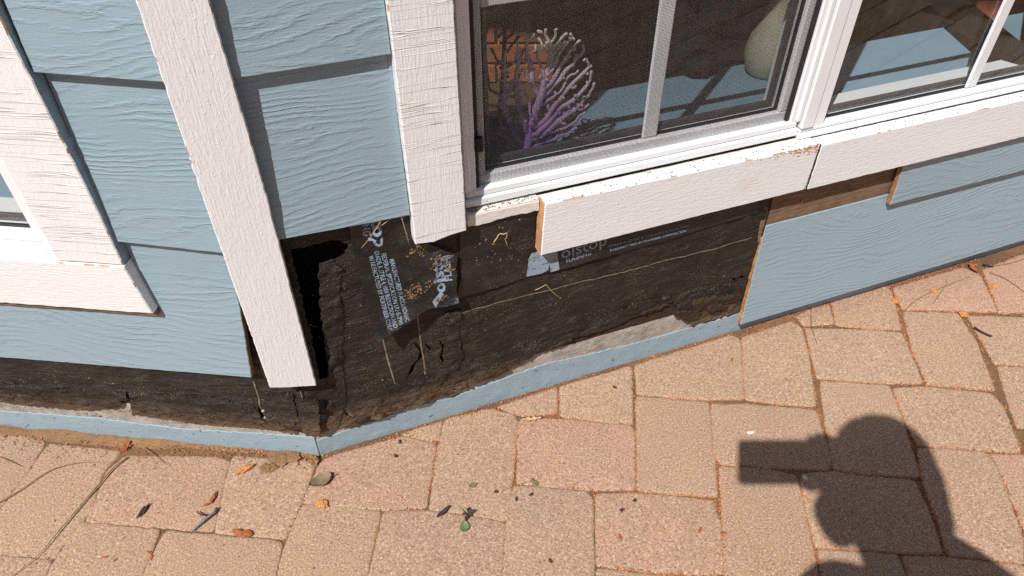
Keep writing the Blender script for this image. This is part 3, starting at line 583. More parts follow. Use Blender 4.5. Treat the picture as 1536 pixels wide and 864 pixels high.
for k, (u0, v0, L_, h_) in enumerate((a, b + 12, c, d) for a, b, c, d in [(-700, 104, 120, 16), (-560, 98, 110, 18), (-440, 100, 70, 14), (-330, 92, 130, 18), (-200, 86, 90, 16), (-110, 86, 60, 22), (-640, 120, 140, 14), (-480, 118, 110, 16), (-300, 108, 120, 14), (-46, 72, 34, 36)]):
    rot_piece([(u0, v0), (u0 + L_ * .5, v0 - h_ * .1), (u0 + L_, v0 - h_ * .1), (u0 + L_ * .9, v0 + h_), (u0 + L_ * .4, v0 + h_ * .8), (u0 - 4, v0 + h_ * .6)], 'L', feltL_z, 2.0, 80 + k)
for (u, v) in ((-82, 132), (-80, 116), (-72, 92)):
    mb = MB(); mb.tube([(u, v, feltL_z(u, v) - 1), (u, v, feltL_z(u, v) + 1.6), (u, v, feltL_z(u, v) + 2.4)], [4.2, 4.2, 3.0], 10); mb.build('nail_head', M['nail'], house, 'L', .001)
# --- flashing
def flash_z(u, v): return 8.0 + max(0, (420 - v)) * .055 + 1.3 * fbm(u * .012, v * .012, 14) + .5 * n2(u * .06, v * .06, 3)
fl = sheet('flashing_sheet', rough_line(D['flash'], 8, 1.0, 15, True, .08), flash_z, lambda u, v: flash_z(u, v) - .6, [M['flash']], house, 'R', 8, .2, (), 3)
fl['label'] = 'black printed flashing strip running under the window board'
def flap_z(u, v):
    d = max(0, 520 - v) / 215.0
    return 9 + 15 * d + 18 * max(0, d - .55) * max(0, 1 - (u - 140) / 160) + 3.2 * fbm(u * .016, v * .014, 24) + 3.4 * max(0, 1 - 4.5 * abs(n2(u * .017 + v * .010, v * .006, 8))) + 2.6 * max(0, 1 - 5 * abs(n2(u * .010, v * .022 - u * .008, 18))) + 9 * math.exp(-max(0, v - 306 - (u - 146) * .22) / 10)
fp = sheet('flashing_flap', rough_line(D['flap'], 6, 1.6, 25, True, .10), flap_z, lambda u, v: flap_z(u, v) - .6, [M['flash']], house, 'R', 4, .2, (), 6)
fp['label'] = 'ragged black flashing flap hanging from under the siding'
def lettering(text, a, b, zf, cap, flip, parent, fr='R', bold=.02, dz=.45, name='lettering'):
    """text set from a to b (wall mm), cap height in mm, real letter shapes laid on the sheet"""
    cu = bpy.data.curves.new('t', 'FONT'); cu.body = text; cu.size = 1.0; cu.offset = bold; cu.resolution_u = 2; cu.fill_mode = 'FRONT'
    ob = bpy.data.objects.new('t', cu); col.objects.link(ob)
    dg = bpy.context.evaluated_depsgraph_get(); me = bpy.data.meshes.new_from_object(ob.evaluated_get(dg))
    bpy.data.objects.remove(ob)
    xs = [v.co.x for v in me.vertices]; x0, x1 = min(xs), max(xs)
    A = Vector(a); B = Vector(b); d = (B - A); L = d.length; d.normalize(); up = Vector((-d.y, d.x))
    for v in me.vertices:
        p = A + d * ((v.co.x - x0) / (x1 - x0) * L) + up * (v.co.y / .7 * cap)
        v.co = (p.x * .001, p.y * .001, (zf(p.x, p.y) + dz) * .001)
    return link(name, me, [M['print']], parent, FR[fr])
for a, b, t, c in D['txtflap']: lettering(t, a, b, flap_z, 7.6, 0, fp, bold=.018)
for (a, b, t, c), cap in zip(D['txtp'], (21, 12)): lettering(t, a, b, flap_z, cap, 0, fp, bold=.03)
for (a, b, t, c), cap in zip(D['txtup'], (20, 12)): lettering(t, a, b, flap_z, cap, 0, fp, bold=.03)
for (a, b, t, c), cap in zip(D['txtR'], (26, 10, 5.0, 5.0)): lettering(t, a, b, flash_z, cap, 0, fl, bold=.008)
sheet('lettering', D['txtM'], lambda u, v: flash_z(u, v) + .9, None, M['print'], fl, 'R', 6, 0)
mo = D['txtup'][0][0]
sheet('lettering', [(mo[0] - 4, mo[1] - 3), (mo[0] - 22, mo[1] - 24), (mo[0] - 26, mo[1] - 10), (mo[0] - 8, mo[1] + 3)], lambda u, v: flap_z(u, v) + .6, None, M['print'], fp, 'R', 6, 0)
# brown stains stuck on the flap
M['crud'] = m_wood('orange_crud', (.30, .18, .09), (.15, .095, .06), 'x', .004)
def crumbs(spots, zf, n, sd, rr):
    mb = MB()
    for _ in range(n):
        u, v = rnd.choice(spots); u += rnd.gauss(0, sd); v += rnd.gauss(0, sd * .6); r_ = rnd.uniform(*rr) * (1.8 if rnd.random() < .12 else 1)
        z = zf(u, v); a0 = rnd.random() * 6; ex = rnd.uniform(.8, 2.0); ca, sa = math.cos(a0), math.sin(a0)
        ring = [(ex * r_ * math.cos(t * 1.05) * rnd.uniform(.6, 1.2), r_ * math.sin(t * 1.05) * rnd.uniform(.6, 1.2)) for t in range(6)]
        vs = [(u + x * ca - y * sa, v + x * sa + y * ca, z + .3) for x, y in ring] + [(u, v, z + r_ * rnd.uniform(.5, 1.1))]
        mb.add(vs, [(t, (t + 1) % 6, 6) for t in range(6)])
    return mb
fpc = crumbs([(262, 425), (245, 455), (228, 462), (286, 430), (292, 408), (226, 388), (214, 378), (222, 375), (234, 380), (246, 385), (258, 391), (214, 386), (264, 352), (276, 350), (250, 470), (270, 440)], flap_z, 190, 5.0, (.7, 2.4)).build('rot_crumbs', M['crud'], house, 'R', .001); fpc['kind'] = 'stuff'
fpc = crumbs([(110, 400), (118, 372), (104, 420), (120, 330), (60, 330), (100, 240), (330, 240), (520, 250), (700, 230), (180, 160), (300, 140), (420, 160), (600, 180), (240, 110), (100, 100), (850, 130), (880, 190)], feltR_z, 260, 26.0, (.4, 1.4)).build('rot_crumbs', M['crud'], house, 'R', .001); fpc['kind'] = 'stuff'
fpc = crumbs([(330, 440), (350, 400), (390, 380), (420, 420), (440, 365), (360, 350), (410, 460)], flash_z, 90, 16.0, (.4, 1.5)).build('rot_crumbs', M['crud'], house, 'R', .001); fpc['kind'] = 'stuff'
fpc = crumbs([(340, 509), (370, 509.5), (400, 509.5), (430, 509.5)], lambda u, v: 8.0, 60, 8.0, (.5, 1.4)).build('rot_crumbs', M['crud'], house, 'R', .001); fpc['kind'] = 'stuff'
fpc = crumbs([(-u, v) for u in (60, 150, 240, 330, 420, 520, 620) for v in (95, 130, 170)], feltL_z, 260, 30.0, (.4, 1.6)).build('rot_crumbs', M['crud'], house, 'L', .001); fpc['kind'] = 'stuff'

# --- bare sheathing plank where the upper board was cut away
sheet('sheathing_plank', D['plank'], lambda u, v: 5 + .8 * fbm(u * .01, v * .08, 71), 0, [M['plank']], house, 'R', 8, .6)['label'] = 'bare brown sheathing plank'

# --- lap siding: each board is a part
def lap(name, ol, vb, vt, fr, seed, wb=28.5, wt=13.5, th=11.5, mat='siding', amp=.5, keep=None, label=None, seg=12):
    if wb == 28.5: ol = [(u, v + 2) for u, v in ol]; vb += 2; vt += 2
    def zf(u, v): return wb + (wt - wb) * (v - vb) / (vt - vb) + .35 * n2(u * .01, v * .012, seed)
    o = sheet('siding_board', rough_line(ol, seg, amp, seed, True, .06, keep), zf, lambda u, v: zf(u, v) - th, [M[mat], M['cut']], house, fr, 14, 1.1, (), int(seed), lambda u, v, dx, dy: dy > dx)
    if label: o['label'] = label
    return o
lap('siding_board', rect(24, 231, 799, 1062), 799, 1062, 'R', 101, mat='siding_bold')
lap('siding_board', [(14, 548), (231, 541), (231, 812), (14, 812)], 545, 812, 'R', 102, label='blue board with loose lower edge over the cut-out')
lap('siding_board', [(950, 50), (2600, 50), (2600, 310), (961, 310)], 50, 310, 'R', 103, wb=29, wt=7, amp=1.4, keep=[.3, .1, .1, 1.6], seg=6, label='lowest blue board with a rough sawn orange end')
lap('siding_board', [(1271, 296), (2600, 292), (2600, 500), (1262, 500)], 296, 540, 'R', 104, wb=26, wt=15, amp=1.0, keep=[.3, .1, .1, 1.2], seg=6, label='short blue board under the window board with a sawn end')
for k in range(6):
    lap('siding_board', rect(24, 231, 1052 + k * 253, 1062 + (k + 1) * 253), 1052 + k * 253, 1062 + (k + 1) * 253, 'R', 110 + k)
    lap('siding_board', rect(-205, -30, 1052 + k * 253, 1062 + (k + 1) * 253), 1052 + k * 253, 1062 + (k + 1) * 253, 'L', 120 + k)
    lap('siding_board', rect(1740, 2600, 545 + k * 253, 555 + (k + 1) * 253), 545 + k * 253, 555 + (k + 1) * 253, 'R', 130 + k)
    lap('siding_board', rect(-2000, -1090, 536 + k * 253, 546 + (k + 1) * 253), 536 + k * 253, 546 + (k + 1) * 253, 'L', 140 + k)
lap('siding_board', [(-205, 804), (-32, 799), (-32, 1062), (-205, 1062)], 801, 1062, 'L', 105)
lap('siding_board', [(-203, 540), (-36, 531), (-36, 812), (-203, 812)], 536, 812, 'L', 106)
# notched lowest board on the left wall
lap('siding_board', [(-2000, 256), (-67, 252), (-47, 420), (-36, 546), (-203, 550), (-190, 412), (-186, 398), (-2000, 398)], 253, 546, 'L', 107, wb=27, wt=14.5, amp=.7, label='wide notched blue board below the left window board')
# blue caulk between board ends and the upright window board
mb = MB(); mb.tube([(230.5, v, 19 - 5 * ((v - 545) % 254) / 254) for v in range(548, 1060, 8)], 3.4, 6); mb.build('caulk_bead', M['siding'], house, 'R', .001)

# --- white trim boards
def board(name, ol, zf, back, fr, mat, seed, amp=.7, label=None, keep=None, cut='cut_l', seg=8, ch=1.6, step=12, cutf=None, side=None, chip=.55):
    o = sheet(name, rough_line(ol, seg, amp, seed, True, .07, keep), zf, back, [M[mat], M[cut]] + ([M[side]] if side else []), house, fr, step, ch, (), int(seed), cutf or (lambda u, v, dx, dy: False), chip=chip, side=side)
    if label: o['label'] = label
    return o
cb = D['corner']; cbx = cb[5][0] - .0; cbl = cb[6][0]
board('corner_board', cb[:6] + [(cbx, 2700), (cbl, 2700)] + cb[6:], lambda u, v: 37 + .5 * n2(u * .02, v * .006, 1), 14, 'C', 'trim_v', 201, .9, 'white corner board with a ragged cut lower end', seg=5, side='siding')
board('window_trim', [(232, 490), (262, 486), (290, 492), (318, 494), (315, 2520), (233, 2520)], lambda u, v: 35 + .5 * n2(u * .02, v * .006, 2), 8, 'R', 'trim_s', 202, .6, 'upright white window board with level saw marks')
board('window_trim', [(449, 404), (1003, 407), (1006, 450), (1007, 506), (454, 512)], lambda u, v: 36 + .4 * n2(u * .006, v * .02, 3), 9, 'R', 'trim_h', 203, .8, 'white board under the screened window, sawn end showing bare wood', keep=[.5, .8, .3, 1.4, 1], seg=4, chip=.72, cutf=lambda u, v, dx, dy: u < 456 and dy > dx)
board('window_trim', [(1008, 406), (1735, 404), (1735, 502), (1011, 505)], lambda u, v: 37 + .4 * n2(u * .006, v * .02, 4), 9, 'R', 'trim_h', 204, .7, 'white board under the clear window, right of the rusty joint')
board('window_trim', rect(1650, 1735, 506, 2520), lambda u, v: 35, 8, 'R', 'trim_s', 205)
board('window_trim', [(-2000, 404), (-187, 404), (-199, 501), (-2000, 499)], lambda u, v: 38 + .4 * n2(u * .006, v * .02, 5), 12, 'L', 'trim_h', 206, 1.0, 'white board under the left window')
board('window_trim', [(-305, 503), (-200, 503), (-200, 640), (-208, 880), (-209, 2520), (-305, 2520)], lambda u, v: 36 + .5 * n2(u * .02, v * .006, 6), 9, 'L', 'trim_s', 207, 1.0, 'upright white board beside the left window', side='siding')
board('window_trim', rect(-1088, -1001, 503, 2520), lambda u, v: 36, 9, 'L', 'trim_s', 208, 1.0)
# raw strip left showing below the left window board
sheet('raw_strip', rough_line([(-1000, 394), (-186, 393), (-188, 405), (-1000, 405)], 6, 1.0, 9, True, .1), lambda u, v: 31, 20, [M['plank']], house, 'L', 500, .5)
# dirty sill tops: the ledge between boards and window frames
def ledge(fr, x0, x1, v, w0, w1, seed):
    mb = MB(); vs = []; nx = int((x1 - x0) / 7); fs = []
    for i in range(nx + 1):
        for j in range(6):
            x = x0 + (x1 - x0) * i / nx; t = j / 5; vs.append((x, v - 3 * t + .9 * n2(x * .06, t * 2, seed) + (.8 * n2(x * .2, t * 5, seed) if t < .7 else 0), w0 + (w1 - w0) * t))
    for i in range(nx):
        for j in range(5): a = i * 6 + j; fs.append((a, a + 1, a + 7, a + 6))
    mb.add(vs, fs, 0, True); return mb.build('sill_ledge', M['vinyl_dirty'], house, fr, .001)
ledge('R', 452, 1006, 508, -30, 10, 1); ledge('R', 1007, 1735, 502.5, -30, 10, 2); ledge('L', -2000, -200, 498, -30, 10, 3)
# broken lip left of the sawn board
sheet('sill_flange', rough_line([(326, 486), (345, 484), (400, 488), (452, 486), (452, 506), (326, 508)], 4, 1.6, 17, True, .12, [1.4, 1, 1, .2, .2, 1]), lambda u, v: 16 + .6 * n2(u * .05, v * .1, 3), -4, [M['vinyl_dirty']], house, 'R', 6, .8)['label'] = 'dirty broken lip of the window sill'
mb = MB(); mb.box(326, 452, 503, 509, -20, 15); mb.build('sill_flange', M['vinyl_dirty'], house, 'R', .001)
mb = MB()
for k in range(420):
    u = rnd.choice((rnd.uniform(330, 460), rnd.uniform(330, 1010), rnd.uniform(330, 1010), rnd.uniform(1010, 1700))); w_ = rnd.uniform(-6, 35) if u > 455 else rnd.uniform(-15, 14); r_ = rnd.uniform(.6, 2.2)
    v = (512.6 - (u - 454) * .0108 if u < 1007 else 504.8) if u > 455 else 509.2
    if w_ < 9 and u > 455: v -= 4.0
    a0 = rnd.random() * 6
    mb.add([(u + r_ * 1.6 * math.cos(a0), v, w_ + r_ * math.sin(a0)), (u + r_ * math.cos(a0 + 2), v, w_ + r_ * math.sin(a0 + 2)), (u + r_ * math.cos(a0 + 4), v, w_ + r_ * math.sin(a0 + 4)), (u, v + r_ * .6, w_)], [(0, 1, 3), (1, 2, 3), (2, 0, 3)])
sd_ = mb.build('sill_dirt', M['crud'], house, 'R', .001); sd_['kind'] = 'stuff'
# orange rust and gap at the joint of the two boards
M['rust'] = m_plain('rust_stain', (.62, .36, .18), .85, .35, 120, .001, .1)
mb = MB()
for k in range(150):
    u = 1003 - abs(rnd.gauss(0, 42)); v = 510.0 - abs(rnd.gauss(0, 7)) - (1003 - u) * .0; r_ = rnd.uniform(.5, 1.8); a0 = rnd.random() * 6
    mb.add([(u + r_ * rnd.uniform(.7, 2.4) * math.cos(a0 + t * .9), v + r_ * rnd.uniform(.3, .8) * math.sin(a0 + t * .9), 36.75) for t in range(7)], [tuple(range(7))])
ru = mb.build('rust_stain', M['rust'], house, 'R', .001); ru['label'] = 'orange rust stain beside the board joint'; ru['kind'] = 'stuff'
mb = MB(); mb.tube([(1007.5 + 1.6 * n2(v * .1, 2.0), v, 35.6) for v in range(406, 510, 4)], [1.6 + .8 * n2(v * .2, 5.0) for v in range(406, 510, 4)], 6); mb.build('joint_crack', M['rotten'], house, 'R', .001)
for k in range(34):                                              # paint lost along the trim edges
    pass

# ------------------------------------------------------------------ windows (parts of the house)
def window(fr, label, x0, x1, y0, y1, jl, jr, rail, wf, glass_w, mun_x, mun_y, mun_w, screen, sash):
    """x0..x1, y0..y1 outer frame in wall mm; frame face at wf; glass at glass_w"""
    win = bpy.data.objects.new('window', None); col.objects.link(win); win.parent = house
    win.matrix_parent_inverse = world_of(house).inverted(); win.matrix_basis = FR[fr] @ Matrix.Translation((x0 * .001, y0 * .001, 0)); win['label'] = label
    dp = -88
    def bar(name, a, b, c, d, w0, w1, mat, bev=2.0):
        mb = MB(); mb.bbox(a, b, c, d, w0, w1, bev); return mb.build(name, M[mat], win, fr, .001)
    # outer frame: stepped profiles
    bar('frame_rail', x0, x1, y0, y0 + rail * .52, dp, wf, 'vinyl'); bar('frame_rail', x0 + 2, x1 - 2, y0 + rail * .5, y0 + rail, dp, wf - 5, 'vinyl', 3)
    bar('frame_rail', x0, x1, y1 - rail, y1, dp, wf, 'vinyl')
    bar('frame_jamb', x0, x0 + jl * .5, y0 + rail, y1 - rail, dp, wf - .5, 'vinyl'); bar('frame_jamb', x0 + jl * .48, x0 + jl, y0 + rail - 2, y1 - rail, dp, wf - 6, 'vinyl')
    bar('frame_jamb', x1 - jr * .5, x1, y0 + rail, y1 - rail, dp, wf - .5, 'vinyl'); bar('frame_jamb', x1 - jr, x1 - jr * .48, y0 + rail - 2, y1 - rail, dp, wf - 6, 'vinyl')
    ix0, ix1, iy0, iy1 = x0 + jl, x1 - jr, y0 + rail, y1 - rail
    if sash:
        sb, sj, s0 = sash
        bar('sash_rail', ix0, ix1, iy0 - 4, iy0 + sb, glass_w - 20, glass_w + 12, 'vinyl'); bar('sash_rail', ix0, ix1, iy1 - sb, iy1 + 4, glass_w - 20, glass_w + 12, 'vinyl')
        bar('sash_stile', ix0 - 4, ix0 + sj, iy0 + sb, iy1 - sb, glass_w - 20, glass_w + 12, 'vinyl'); bar('sash_stile', ix1 - sj, ix1 + 4, iy0 + sb, iy1 - sb, glass_w - 20, glass_w + 12, 'vinyl')
        gx0, gx1, gy0, gy1 = ix0 + sj, ix1 - sj, iy0 + sb, iy1 - sb
    else: gx0, gx1, gy0, gy1 = ix0, ix1, iy0, iy1
    # gasket and spacer round the pane
    g = 4.0
    for nm, mt, lo, hi, off in (('gasket', 'gasket', 0, g, 3.0), ('spacer', 'spacer', g, g + 11, -9.0)):
        bar(nm, gx0 + lo, gx1 - lo, gy0 + lo - .5, gy0 + hi, glass_w - 6 + off, glass_w + off, mt, .5); bar(nm, gx0 + lo, gx1 - lo, gy1 - hi, gy1 - lo, glass_w - 6 + off, glass_w + off, mt, .5)
        bar(nm, gx0 + lo - .5, gx0 + hi, gy0 + hi, gy1 - hi, glass_w - 6 + off, glass_w + off, mt, .5); bar(nm, gx1 - hi, gx1 - lo + .5, gy0 + hi, gy1 - hi, glass_w - 6 + off, glass_w + off, mt, .5)
    mb = MB(); mb.add([(gx0, gy0, glass_w), (gx1, gy0, glass_w), (gx1, gy1, glass_w), (gx0, gy1, glass_w)], [(0, 1, 2, 3)]); mb.build('pane', M['glass'], win, fr, .001)
    for mx in mun_x: bar('muntin', mx - mun_w / 2, mx + mun_w / 2, gy0 + 1, gy1 - 1, glass_w + 1.5, glass_w + 8, 'muntin', 2.2)
    for my in mun_y:
        ed = [gx0 + 1] + [e for mx in sorted(mun_x) for e in (mx - mun_w / 2 + .5, mx + mun_w / 2 - .5)] + [gx1 - 1]
        for a, b in zip(ed[::2], ed[1::2]): bar('muntin', a, b, my - mun_w / 2, my + mun_w / 2, glass_w + 1.5, glass_w + 7.5, 'muntin', 2.2)
    if screen:
        sw = wf - 13
        mb = MB(); mb.add([(ix0 + 6, iy0 + 2, sw), (ix1 - 6, iy0 + 2, sw), (ix1 - 6, iy1 - 6, sw), (ix0 + 6, iy1 - 6, sw)], [(0, 1, 2, 3)]); mb.build('screen', M['screen'], win, fr, .001)
        for a, b, c, d in ((ix0 - 1, ix0 + 7, iy0, iy1), (ix1 - 7, ix1 + 1, iy0, iy1), (ix0 + 7, ix1 - 7, iy1 - 7, iy1)): bar('screen_frame', a, b, c, d, sw - 5, sw + 2, 'gasket', 1)
        bar('latch', ix0 + 1, ix0 + 15, 610, 636, sw + 1, sw + 9, 'latch', 2)
    return win
W1 = window('R', 'screened white vinyl window above the cut-out', 327, 977, 513.5, WTOP - 2, 22, 20, 29, 4, -26, [671], [840, 1130, 1420, 1710, 2000], 29, True, (18, 20, 0))
W2 = window('R', 'clear white vinyl window right of the mullion', 978.5, 1688, 505.5, WTOP - 2, 56, 56, 22, 8, -16, [1404], [820, 1130, 1420, 1710, 2000], 27, False, None)
W3 = window('L', 'white vinyl window at the far left', -998, -309, 501, WTOP - 2, 40, 40, 24, 14, -14, [-650], [840, 1130, 1420, 1710, 2000], 27, False, None)

# ------------------------------------------------------------------ indoors, as seen through the panes
mb = MB(); mb.bbox(-40, 2600, 474, 500, -318, -70, 3); mb.build('window_seat', M['stool'], house, 'R', .001)['label'] = 'pale blue painted ledge inside the windows'
mb = MB(); mb.bbox(-2000, 8, 474, 499, -318, -70, 3); mb.build('window_seat', M['stool'], house, 'L', .001)
mb = MB(); mb.box(-40, 2600, 0, 474, -318, -300); mb.build('seat_front', M['plaster'], house, 'R', .001)
mb = MB(); mb.box(-2000, 30, 0, 474, -318, -300); mb.build('seat_front', M['plaster'], house, 'L', .001)
def room(name, vs, fs, mat):
    mb = MB(); mb.add(vs, fs); o = mb.build(name, mat); o['kind'] = 'structure'; return o
def wp(fr, u, w): p = FR[fr] @ Vector((u, 0, w)); return (p.x, p.y, 0.0)
fl_in = room('floor', [wp('L', -2.0, -.30), (-.34, 1.15, 0.0), wp('R', 2.6, -.30), (2.6, 2.5, 0.0), (-2.4, 2.5, 0.0)], [(0, 1, 2, 3, 4)], M['floor_in'])
mb = MB(); mb.box(-2.4, 3.2, .75, 2.65, 2.751, 2.8); ce = mb.build('roof', M['plaster'], house)
mb = MB(); mb.box(-2.5, -2.4, .95, 2.65, 0, 2.75); mb.build('side_wall', M['plaster'], house)
mb = MB(); mb.box(2.6, 2.7, 1.9, 2.65, 0, 2.75); mb.build('side_wall', M['plaster'], house)
mb = MB(); mb.box(-2.4, 2.6, 2.472, 2.62, -.05, 2.75); wall_in = mb.build('brick_wall', M['mortar']); wall_in['kind'] = 'structure'
bw, bh, bj = .203, .064, .011
bme = MB(); bme.bbox(-bw / 2, bw / 2, -.012, .02, 0, bh, .0025); bmesh_ = bme.mesh('brick'); bmesh_.materials.append(M['brick'])
k = 0
for j in range(7):
    for i in range(22):
        x = -2.3 + i * (bw + bj) + (j % 2) * .107; z = .005 + j * (bh + bj)
        b = bpy.data.objects.new('brick', bmesh_); col.objects.link(b); b.parent = wall_in
        b.location = (x, 2.466 + rnd.uniform(-.001, .002), z); k += 1
# black armchair inside
ch = thing('armchair', 'low black upholstered armchair deep inside the room', 'armchair', (.75, 1.72, 0.0))
for nm, b in (('seat', (.45, 1.05, 1.45, 2.0, .12, .38)), ('backrest', (.45, 1.05, 1.92, 2.08, .38, .80)), ('armrest', (.36, .45, 1.45, 2.05, .08, .55)), ('armrest', (1.05, 1.14, 1.45, 2.05, .08, .55))):
    mb = MB(); mb.bbox(*b, .03); mb.build(nm, M['black_fabric'], ch)
for x in (.40, 1.10):
    for y in (1.50, 2.0): mb = MB(); mb.tube([(x, y, 0.0), (x, y, .13)], [.014, .022], 8); mb.build('leg', M['shaded_coral_and_leg'], ch)
# ceramic vase on the ledge
base = FR['R'] @ Vector((1.098, .500, -.262))
va = thing('vase', 'pale olive ceramic vase on the window ledge behind the screen', 'vase', base)
prof = [(0, 0), (.040, 0), (.052, .01), (.062, .045), (.055, .085), (.037, .118), (.026, .145), (.026, .17), (.038, .2), (.042, .215), (.036, .213), (.022, .19)]
mb = MB(); vs = []; nseg = 28
for r_, z_ in prof:
    r_ *= .86
    for k in range(nseg): a = 2 * math.pi * k / nseg; vs.append((base.x + r_ * math.cos(a), base.y + r_ * math.sin(a), base.z + z_))
mb.add(vs, [(i * nseg + k, i * nseg + (k + 1) % nseg, (i + 1) * nseg + (k + 1) % nseg, (i + 1) * nseg + k) for i in range(len(prof) - 1) for k in range(nseg)], 0, True)
mb.build('body', M['ceramic'], va)
mb = MB(); mb.tube([(base.x + .036 * math.cos(t * .3927), base.y + .036 * math.sin(t * .3927), base.z + .216) for t in range(17)], .003, 6); mb.build('rim', M['ceramic'], va)
# branching coral: grown by space colonisation inside its own outline
from mathutils.kdtree import KDTree
def grow(attr, root, first, step, kill, seed, iters=160):
    nodes = [Vector(root)]; par = [-1]
    for f in first: nodes.append(Vector(f)); par.append(len(nodes) - 2)
    att = [Vector(a) for a in attr]
    for _ in range(iters):
        kd = KDTree(len(nodes))
        for i, q in enumerate(nodes): kd.insert(q, i)
        kd.balance(); acc = {}; rest = []
        for a in att:
            _, bi, ds = kd.find(a)
            if ds > kill: acc.setdefault(bi, []).append(a); rest.append(a)
        att = rest; added = False
        for i, l in acc.items():
            d = Vector((0, 0, 0))
            for a in l: d += (a - nodes[i]).normalized()
            if d.length < 1e-6: continue
            p = nodes[i] + d.normalized() * step
            if kd.find(p)[2] > step * .6: nodes.append(p); par.append(i); added = True
        if not added: break
    return nodes, par
def tree_mesh(nodes, par, rtip, rpow, mat, name, parent, fr, rmax):
    kids = [[] for _ in nodes]; load = [0.0] * len(nodes)
    for i in range(len(nodes) - 1, 0, -1):
        if load[i] == 0: load[i] = 1
        load[par[i]] += load[i]; kids[par[i]].append(i)
    rad = [min(rmax, rtip * max(1, l) ** rpow) for l in load]
    mb = MB(); todo = [(None, 0)]
    while todo:
        pa, i = todo.pop(); ch = [] if pa is None else [pa]
        while True:
            ch.append(i); k = sorted(kids[i], key=lambda q: -load[q])
            if not k: break
            todo += [(i, q) for q in k[1:]]; i = k[0]
        if len(ch) < 2: continue
        P = [nodes[q].copy() for q in ch]; rr = [rad[q] for q in ch]
        if pa is not None: rr[0] = rr[1] * 1.1
        for q in range(1, len(P)): P[q] += Vector((3.4 * n2(P[q].x * .045, P[q].y * .045, 1.0) + 1.6 * n2(P[q].x * .14, P[q].y * .14, 7.0), 3.0 * n2(P[q].x * .045, P[q].y * .045, 2.0), 5 * n2(P[q].x * .05, P[q].y * .05, 3.0)))
        for q in range(1, len(P) - 1): P[q] = P[q] * .5 + (P[q - 1] + P[q + 1]) * .25
        d = (P[-1] - P[-2]).normalized(); P.append(P[-1] + d * rr[-1] * .8); rr[-1] *= 1.25; rr.append(rr[-1] * .55)
        mb.tube(P, rr, 7, 0, True, .75)
    return mb.build(name, mat, parent, fr, .001)
rc = random.Random(3); att = []
while len(att) < 820:
    u = rc.uniform(416, 600); v = rc.uniform(535, 752)
    cu, cv = (u - 500) / 96, (v - 640) / 112
    if cu * cu + cv * cv < 1 and v > 525 + max(0, u - 540) * .3: att.append((u, v, -92 + 16 * n2(u * .02, v * .02, 3) + rc.uniform(-4, 4)))
nd, pr = grow(att, (462, 502, -92), [(463, 520, -92), (466, 540, -92), (470, 556, -92)], 4.5, 5.4, 1)
cor = thing('coral', 'purple and pink branching coral standing behind the window screen', 'coral', FR['R'] @ Vector((.462, .5, -.092)))
tree_mesh(nd, pr, 2.3, .30, M['coral'], 'fan', cor, 'R', 12)
mb = MB(); mb.tube([(460, 500, -92), (461, 508, -92), (463, 530, -92)], [24, 20, 13], 12, 0, True, .7); mb.build('base', M['coral'], cor, 'R', .001)
att = []
while len(att) < 90:
    u = rc.uniform(452, 545); v = rc.uniform(525, 735)
    if ((u - 492) / 46) ** 2 + ((v - 630) / 105) ** 2 < 1: att.append((u, v, -265 + rc.uniform(-12, 12)))
nd, pr = grow(att, (486, 500, -265), [(487, 520, -265)], 9.0, 12.0, 2)
dk = thing('shaded_coral', 'second coral, coloured dark for the shade there, standing on the ledge left of the purple coral', 'branch', FR['R'] @ Vector((.486, .5, -.265)))  # a second coral in shade; its darkness is painted into the material
tree_mesh(nd, pr, 2.6, .34, M['shaded_coral_and_leg'], 'coral_branches', dk, 'R', 8)
mb = MB(); mb.tube([(486, 500, -265), (486, 506, -265), (487, 522, -265)], [16, 13, 7], 10, 0); mb.build('base', M['shaded_coral_and_leg'], dk, 'R', .001)

# ------------------------------------------------------------------ litter on the ground
G = D['G']
def gz(x, y): return .0012
def needle(pts, r, mat, label, name='pine_needle', group=None, lift=.0016):
    P = [Vector((x * .001, y * .001, gz(x, y) + r * .8 + lift * (1 if 0 < i < len(pts) - 1 else .3))) for i, (x, y) in enumerate(pts)]
    Q = []
    for i in range(len(P) - 1):                                     # Catmull-Rom
        p0, p1, p2, p3 = P[max(0, i - 1)], P[i], P[i + 1], P[min(len(P) - 1, i + 2)]
        for k in range(8):
            t = k / 8; Q.append(.5 * ((2 * p1) + (p2 - p0) * t + (2 * p0 - 5 * p1 + 4 * p2 - p3) * t * t + (3 * p1 - p0 - 3 * p2 + p3) * t ** 3))
    Q.append(P[-1]); n = len(Q)
    c = Q[0].copy()
    mb = MB(); mb.tube([q - c for q in Q], [r * (.35 + .65 * min(1, (n - i) / n * 1.6)) for i in range(n)], 6, 0, True, .7)
    o = mb.build(name, M[mat], None, Matrix.Translation(c)); tag(o, label, 'pine needle' if 'needle' in name else 'stem', group); return o
lab = ['long bent dry needle crossing the lower left pavers', 'thin arched dry needle near the left edge', 'long olive needle lying below the clear window wall', 'short olive needle forking off the long olive one', 'brown needle at the right edge running downward', 'brown needle at the right edge nearest the wall', 'curved dry stem hanging down below the sawn board', 'short dark needle under the left foundation strip', 'thin dry stem along the foot of the sawn board', 'short dry needle at the far left edge']
for i, p in enumerate(G['needles']):
    needle(p, (.0016, .0011, .0013, .0011, .0013, .0010, .0011, .0010, .0010, .001)[i], 'needle_g' if i in (2, 3) else 'needle', lab[i], 'pine_needle', 'dry needles on the pavers')
